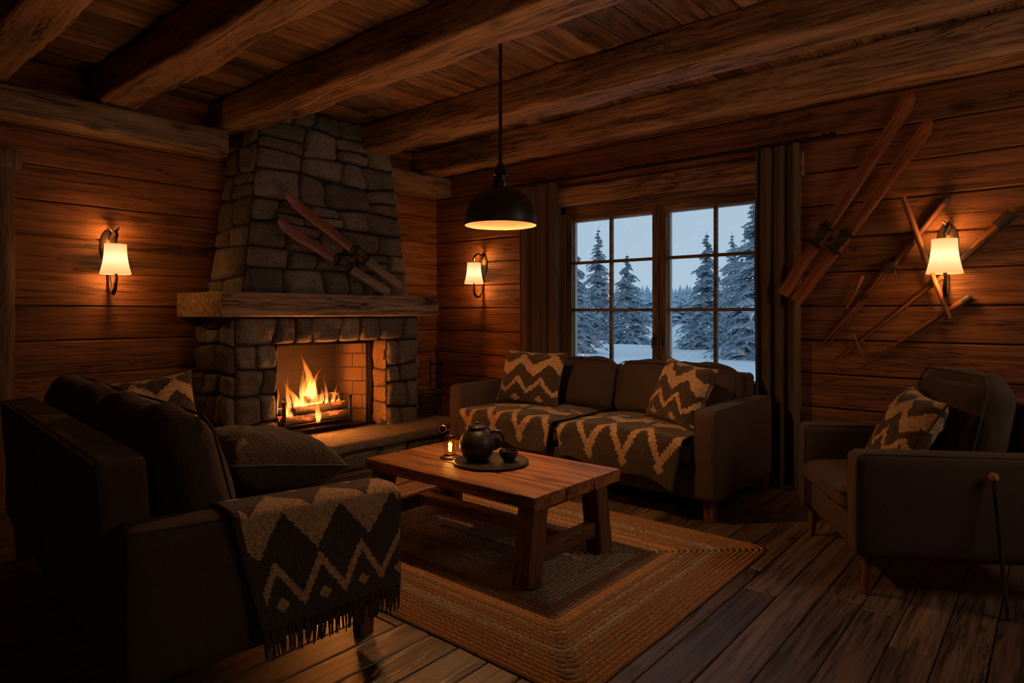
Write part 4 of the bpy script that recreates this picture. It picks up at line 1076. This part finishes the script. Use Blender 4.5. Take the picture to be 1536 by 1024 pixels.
def s2(x, y, z): p = Rs @ V((x, y, 0)); return (S2c[0] + p.x, S2c[1] + p.y, z)
pillow('cushion', 'pale zigzag cushion peeking over the far back of the near sofa', upM(s2(.80, -.15, .70), math.radians(76), .32, .12), .46, .40, .15, lambda u, v: pat_pillow(u, v, .2), GP, 4)
def pat_dots(u, v):
    for (a, b_) in ((.2, .6), (.45, .68), (.7, .55), (.3, .25), (.62, .3), (.85, .8), (.15, .9), (.5, .93)):
        if abs(snap(u, 44) - a) < .035 and abs(snap(v, 44) - b_) < .025 + .01 * math.sin(a * 50): return .55
    return 0.0
Md = Matrix.Translation(s2(-.44, -.215, .632)) @ Matrix.Rotation(TH, 4, 'Z') @ Matrix.Rotation(.16, 4, 'X') @ Matrix.Rotation(.05, 4, 'Y')
pillow('large_cushion', 'big dark wool cushion with small tan marks on the near sofa seat', Md, .62, .48, .25, pat_dots, None, 6)

def throw(label, x0, x1, seed, ph, dl, dr):
    o = thing('seat_throw', label, 'throw', ((x0 + x1) / 2, -.9, .47), group='zigzag throws on the window sofa'); cx = (x0 + x1) / 2
    yf = -.70 - .095 - .415 - .055   # front of the cushion
    def fn(u, v):
        yb = -.64; top = .502; s_top = yb - yf - .03; drop = dl + (dr - dl) * u + .02 * math.sin(u * 9 + seed); Lt = s_top + .06 + drop
        s = (1 - v) * Lt; x = x0 + (x1 - x0) * u
        edge = (abs(2 * u - 1)) ** 6
        bul = .024 * (1 - (2 * u - 1) ** 2)
        if s < s_top: y = yb - s; z = top + bul * (.5 + .5 * math.sin(PI * min(1, s / s_top * .9 + .1)))- .010 * edge
        elif s < s_top + .06: a = (s - s_top) / .06 * PI / 2; y = yb - s_top - .038 * math.sin(a); z = top + bul * .5 - .038 * (1 - math.cos(a)) - .01 * edge
        else: q = s - s_top - .06; y = yf - .008 - .014 * noise.noise(V((u * 4 + seed, q * 5, 0))) - .01; z = top + bul * .5 - .038 - q - .01 * edge; x += (cx - x) * .10 * q / .25 
        w = .005 * noise.noise(V((x * 6 + seed, s * 6, 1)))
        return (x - cx, y + .9, z + w - .47)
    mb = MB(); sheet(mb, fn, 64, 72, .009, lambda u, v: pat_throw(u, v, ph)); mb.build('cloth', M_knit, o, angle=180)
throw('zigzag wool throw on the sofa seat cushion nearer the fireplace', 1.60, 2.50, 1, .1, .17, .19)
throw('zigzag wool throw on the sofa seat cushion nearer the armchair', 2.56, 3.47, 4, .55, .20, .28)

# blanket over the near arm of the near sofa (arm at local x -1.1 .. -.95)
bl = thing('blanket', 'brown and tan zigzag wool blanket with fringe draped over the near sofa arm', 'blanket', (S2c[0], S2c[1], 0), TH)
def armtop(y): return .612 + .045 * y + .016
def bfn(u, v):
    y = .175 - u * .605; xo, xi = -1.125 - .022, -.975 + .016
    top = armtop(y)
    drop = .36 - .03 * u; inn = .10
    segs = [drop, .05, (xi - xo) - .064, .05, inn]; Lt = sum(segs); s = v * Lt; R_ = .032
    yy = y
    if s < segs[0]:
        q = segs[0] - s; x = xo - .010 * noise.noise(V((y * 5, q * 4, 1))) - .008 * (q / .3); z = top - R_ - q; yy = y - (1 - u) * .085 * (q / .35) - .0
    elif s < segs[0] + segs[1]: a = (s - segs[0]) / segs[1] * PI / 2; x = xo + R_ * (1 - math.cos(a)); z = top - R_ + R_ * math.sin(a)
    elif s < sum(segs[:3]): x = xo + R_ + (s - segs[0] - segs[1]); z = top + .004
    elif s < sum(segs[:4]): a = (s - sum(segs[:3])) / segs[3] * PI / 2; x = xi - R_ + R_ * math.sin(a); z = top - R_ + R_ * math.cos(a)
    else: q = s - sum(segs[:4]); x = xi + .004; z = top - R_ - q
    return (x, yy, z + .003 * noise.noise(V((y * 8, s * 8, 3))))
mb = MB(); sheet(mb, bfn, 80, 92, .008, pat_blanket); mb.build('cloth', M_knit, bl, angle=180)
mb = MB(); rg = random.Random(12)
for k in range(44):
    u = (k + .5) / 44; p = V(bfn(u, 0.0)); x, y, z = p
    for q in range(2):
        dy = rg.uniform(-.006, .006); l_ = rg.uniform(.07, .095)
        tube(mb, [(x, y + dy * .3, z + .006), (x - .004, y + dy, z - l_ * .5), (x - .002 + rg.uniform(-.004, .004), y + dy * 2 + rg.uniform(-.004, .004), z - l_)], [.0035, .004, .002], 5)
mb.build('fringe', M_knit, bl)

# ------------------------------------------------------------------ walking stick leaning on the armchair
wp = Ra @ V((.43 + .035, .10, 0)); wb = Ra @ V((.43 + .15, .09, 0))
a = V((AC[0] + wb.x, AC[1] + wb.y, .002)); b = V((AC[0] + wp.x, AC[1] + wp.y, .55))
ws = thing('walking_stick', 'dark walking stick with round wooden knob leaning on the armchair side', 'walking stick', a)
mb = MB(); tube(mb, [(0, 0, 0), (b - a) * .5, (b - a)], [.006, .0075, .008], 10); mb.build('shaft', M_cord, ws)
mb = MB(); c = b - a; lathe(mb, [(0, -.02), (.014, -.012), (.019, .004), (.014, .018), (0, .022)], 16, c); mb.build('knob', M_table, ws)
mb = MB(); tube(mb, [(b - a) * .08, (b - a) * .5], .0085, 10); mb.build('sleeve', M_leather, ws)

# ================================================================== OUTSIDE
GZ = -.35
mb = MB(); n = 70; vs = []; fs = []
for j in range(n + 1):
    for i in range(n + 1):
        x = -70 + 110 * i / n; y = .6 + 95 * (j / n) ** 1.6
        z = GZ + .16 * noise.fractal(V((x * .16, y * .16, 0)), .9, 2, 4) + .012 * max(0, y - 30)
        vs.append((x, y, z))
for j in range(n):
    for i in range(n): fs.append((j * (n + 1) + i, j * (n + 1) + i + 1, (j + 1) * (n + 1) + i + 1, (j + 1) * (n + 1) + i))
mb.add(vs, fs, .5); tag(mb.build('snow_ground', M_snow, angle=180), 'snow covered clearing outside the window', 'snow', kind='structure')

def spruce(h, w, seed, mat, whorls=38, per=13):
    rg = random.Random(seed); mb = MB()
    for k in range(whorls):
        t = k / (whorls - 1); z = h * (.05 + .92 * t); R_ = w / 2 * ((1 - t) ** .9) * rg.uniform(.75, 1.2) * (1 if k % 3 else .8) + .04
        for b_ in range(max(4, int(per * (1 - t * .6)))):
            a = 2 * PI * (b_ + rg.random() * .9) / per + k * 1.3; r_ = R_ * rg.uniform(.6, 1.2); droop = r_ * rg.uniform(.15, .5)
            d = V((math.cos(a), math.sin(a), 0)); s = V((-d.y, d.x, 0)); tone = rg.random(); wd = .05 + .16 * r_
            vs = []; fs = []; m = 5; b0 = V((0, 0, z))
            for i in range(m + 1):
                q = i / m; c = d * (r_ * q) + V((0, 0, z - droop * q ** 1.3 + .10 * r_ * math.sin(q * PI)))
                ww = wd * (math.sin(PI * min(1, q * .8 + .15)) ** .8) * (1.25 if i % 2 else .5) * (1.0 if i < m else .1)
                vs += [c - s * ww + V((0, 0, -.5 * ww)), c + V((0, 0, .02)), c + s * ww + V((0, 0, -.5 * ww))]
            for i in range(m):
                o = i * 3; fs += [(o, o + 1, o + 4, o + 3), (o + 1, o + 2, o + 5, o + 4)]
            mb.add(vs, fs, tone)
            for i in range(1, m + 1):      # side twigs and hanging needles
                c = V(vs[i * 3 + 1])
                for sg in (-1, 1):
                    l_ = wd * rg.uniform(.7, 1.6); e = c + s * sg * l_ + d * l_ * .7 + V((0, 0, -l_ * rg.uniform(.2, 1.0)))
                    mb.add([c, c + d * .035 + V((0, 0, .02)), e, c + V((0, 0, -.05 - .05 * rg.random()))], [(0, 1, 2), (0, 2, 3)], tone * rg.uniform(.2, 1))
    mb.add([(-.03, 0, h * .92), (.03, 0, h * .92), (0, 0, h * 1.03)], [(0, 1, 2)], .1); mb.add([(0, -.03, h * .92), (0, .03, h * .92), (0, 0, h * 1.03)], [(0, 1, 2)], .1)
    return mb
GT = 'spruces outside the window'
def tree(x, y, h, w, seed, mat, label, **kw):
    g = GZ + .012 * max(0, y - 30) - .05
    t = thing('spruce_tree', label, 'tree', (x, y, g), group=GT)
    spruce(h, w, seed, mat, **kw).build('foliage', mat, t, smooth=False)
    mb = MB(); tube(mb, [(0, 0, -.1), (0, 0, h * .5), (0, 0, h * .97)], [.04 * h ** .8, .025 * h ** .8, .01], 8); mb.build('trunk', M_trunk, t)
    return t
tree(-9.28, 16.0, 4.25, 2.0, 1, M_con_near, 'snow laden spruce at the extreme left edge of the window view')
tree(-15.04, 26.7, 6.5, 2.9, 2, M_con_near, 'tall dark spruce in the first column of window panes')
tree(-11.6, 24.0, 4.6, 2.8, 3, M_con_near, 'broad spruce just left of the window centre post')
tree(-6.15, 21.2, 5.0, 2.5, 4, M_con_near, 'tall narrow spruce just right of the window centre post')
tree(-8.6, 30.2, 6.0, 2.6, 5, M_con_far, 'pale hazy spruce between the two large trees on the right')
tree(-3.0, 17.9, 5.65, 3.2, 6, M_con_near, 'largest nearest spruce at the right edge of the window view')
tree(-6.92, 27.2, 4.4, 2.8, 7, M_con_near, 'low spruce standing behind the largest spruce')
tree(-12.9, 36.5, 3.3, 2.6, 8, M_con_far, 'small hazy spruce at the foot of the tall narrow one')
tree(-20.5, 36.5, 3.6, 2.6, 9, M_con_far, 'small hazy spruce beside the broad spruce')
mb = MB(); rg = random.Random(77)
for k in range(150):
    u = rg.random(); p = V((-46, 50)).lerp(V((-4, 75)), u) + V((rg.uniform(-3, 3), rg.uniform(-5, 6))); h = rg.uniform(3.0, 4.3); w_ = rg.uniform(2.6, 4.2)
    for s in range(7):
        t = s / 7; z0 = h * t * .95; r0 = w_ / 2 * (1 - t) + .1; z1 = z0 + h * .26
        m = 9; ring = [(p.x + r0 * rg.uniform(.8, 1.15) * math.cos(2 * PI * q / m), p.y + r0 * rg.uniform(.8, 1.15) * math.sin(2 * PI * q / m), GZ + .2 + z0 + rg.uniform(-.12, .12)) for q in range(m)]
        mb.add(ring + [(p.x, p.y, GZ + .2 + z1)], [(q, (q + 1) % m, m) for q in range(m)], rg.random())
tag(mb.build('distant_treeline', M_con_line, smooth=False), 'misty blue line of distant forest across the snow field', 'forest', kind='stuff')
mb = MB(); rg = random.Random(5)
for k in range(420):
    D_ = rg.uniform(3, 13); y = -.0 + D_; x = 5.187 + (-1.0 * (D_ + 4.85)) * rg.uniform(.33, .80); z = rg.uniform(.2, 1.25 + .25 * (D_ + 5)); r_ = rg.uniform(.006, .013)
    mb.add([(x + r_, y, z), (x - r_, y, z), (x, y + r_, z), (x, y - r_, z), (x, y, z + r_), (x, y, z - r_)], [(0, 2, 4), (2, 1, 4), (1, 3, 4), (3, 0, 4), (2, 0, 5), (1, 2, 5), (3, 1, 5), (0, 3, 5)], .5)
tag(mb.build('falling_snow', emit('snowflake_glow', (.62, .72, .82), 1.0)), 'small white snowflakes falling outside the window', 'snow', kind='stuff')  # flakes emit, painted brightness in place of skylight falling on them

# ================================================================== LIGHT
sc = bpy.context.scene
w = bpy.data.worlds.new('winter_sky'); sc.world = w; w.use_nodes = True; nt = w.node_tree; nt.nodes.clear()
o = nt.nodes.new('ShaderNodeOutputWorld'); bg = nt.nodes.new('ShaderNodeBackground'); tc = nt.nodes.new('ShaderNodeTexCoord'); sp = nt.nodes.new('ShaderNodeSeparateXYZ'); cr = nt.nodes.new('ShaderNodeValToRGB')
nt.links.new(tc.outputs['Generated'], sp.inputs[0]); nt.links.new(sp.outputs[2], cr.inputs[0]); nt.links.new(cr.outputs[0], bg.inputs[0]); nt.links.new(bg.outputs[0], o.inputs[0])
cr.color_ramp.elements[0].color = (.30, .385, .465, 1); cr.color_ramp.elements[1].color = (.24, .335, .43, 1); cr.color_ramp.elements[1].position = .5
bg.inputs[1].default_value = 1.6
l = bpy.data.lights.new('window_portal', 'AREA'); l.shape = 'RECTANGLE'; l.size = WX1 - WX0; l.size_y = WZ1 - WZ0; l.cycles.is_portal = True
lo = bpy.data.objects.new('window_portal', l); COL.objects.link(lo); lo.location = (xm, .17, (WZ0 + WZ1) / 2); lo.rotation_euler = (-PI / 2, 0, 0)
for (p, e, r_) in (((.50, -1.82, .64), 16, .08), ((.52, -1.95, .55), 5, .06), ((.56, -1.75, .54), 15, .06)):
    l = bpy.data.lights.new('fire_light', 'POINT'); l.energy = e; l.color = (1, .29, .05); l.shadow_soft_size = r_
    lo = bpy.data.objects.new('fire_light', l); COL.objects.link(lo); lo.location = p

def fill_light(p, aim, size, e, c):  # area lights added as unseen fill, not fittings of the room
    l = bpy.data.lights.new('fill_light', 'AREA'); l.shape = 'DISK'; l.size = size; l.energy = e; l.color = c
    lo = bpy.data.objects.new('fill_light', l); COL.objects.link(lo); lo.location = p; lo.rotation_euler = (V(aim) - V(p)).to_track_quat('-Z', 'Y').to_euler()
fill_light((3.0, -2.4, .80), (2.9, -2.3, 2.9), 1.3, 11, (1, .52, .25))     # added uplight, stands in for bounce off the lamp-lit table
fill_light((6.4, -1.45, 2.0), (1.0, -2.2, 1.2), 1.1, 13, (1, .72, .52))  # fill added for chimney front and blanket, no source stands here
fill_light((5.9, -6.0, 2.3), (2.5, -3.2, .6), .8, 2.5, (1, .62, .36))     # dim fill added behind the camera, no lamp stands there      

# ================================================================== CAMERA
cam = bpy.data.cameras.new('camera'); cam.sensor_width = 36; cam.lens = 970 / 1536 * 36; cam.shift_y = -44 / 1536; cam.clip_start = .05; cam.clip_end = 300
co = bpy.data.objects.new('camera', cam); COL.objects.link(co); co.location = (5.187, -4.85, 1.25); co.rotation_euler = (PI / 2, 0, math.radians(40.28)); sc.camera = co
sc.view_settings.view_transform = 'Standard'; sc.view_settings.look = 'None'; sc.view_settings.exposure = 0; sc.view_settings.gamma = 1
sc.cycles.use_denoising = True; sc.cycles.denoising_prefilter = 'ACCURATE'; sc.cycles.max_bounces = 8; sc.cycles.diffuse_bounces = 4; sc.cycles.glossy_bounces = 3; sc.cycles.transparent_max_bounces = 12; sc.cycles.sample_clamp_indirect = 4; sc.cycles.volume_step_rate = .5
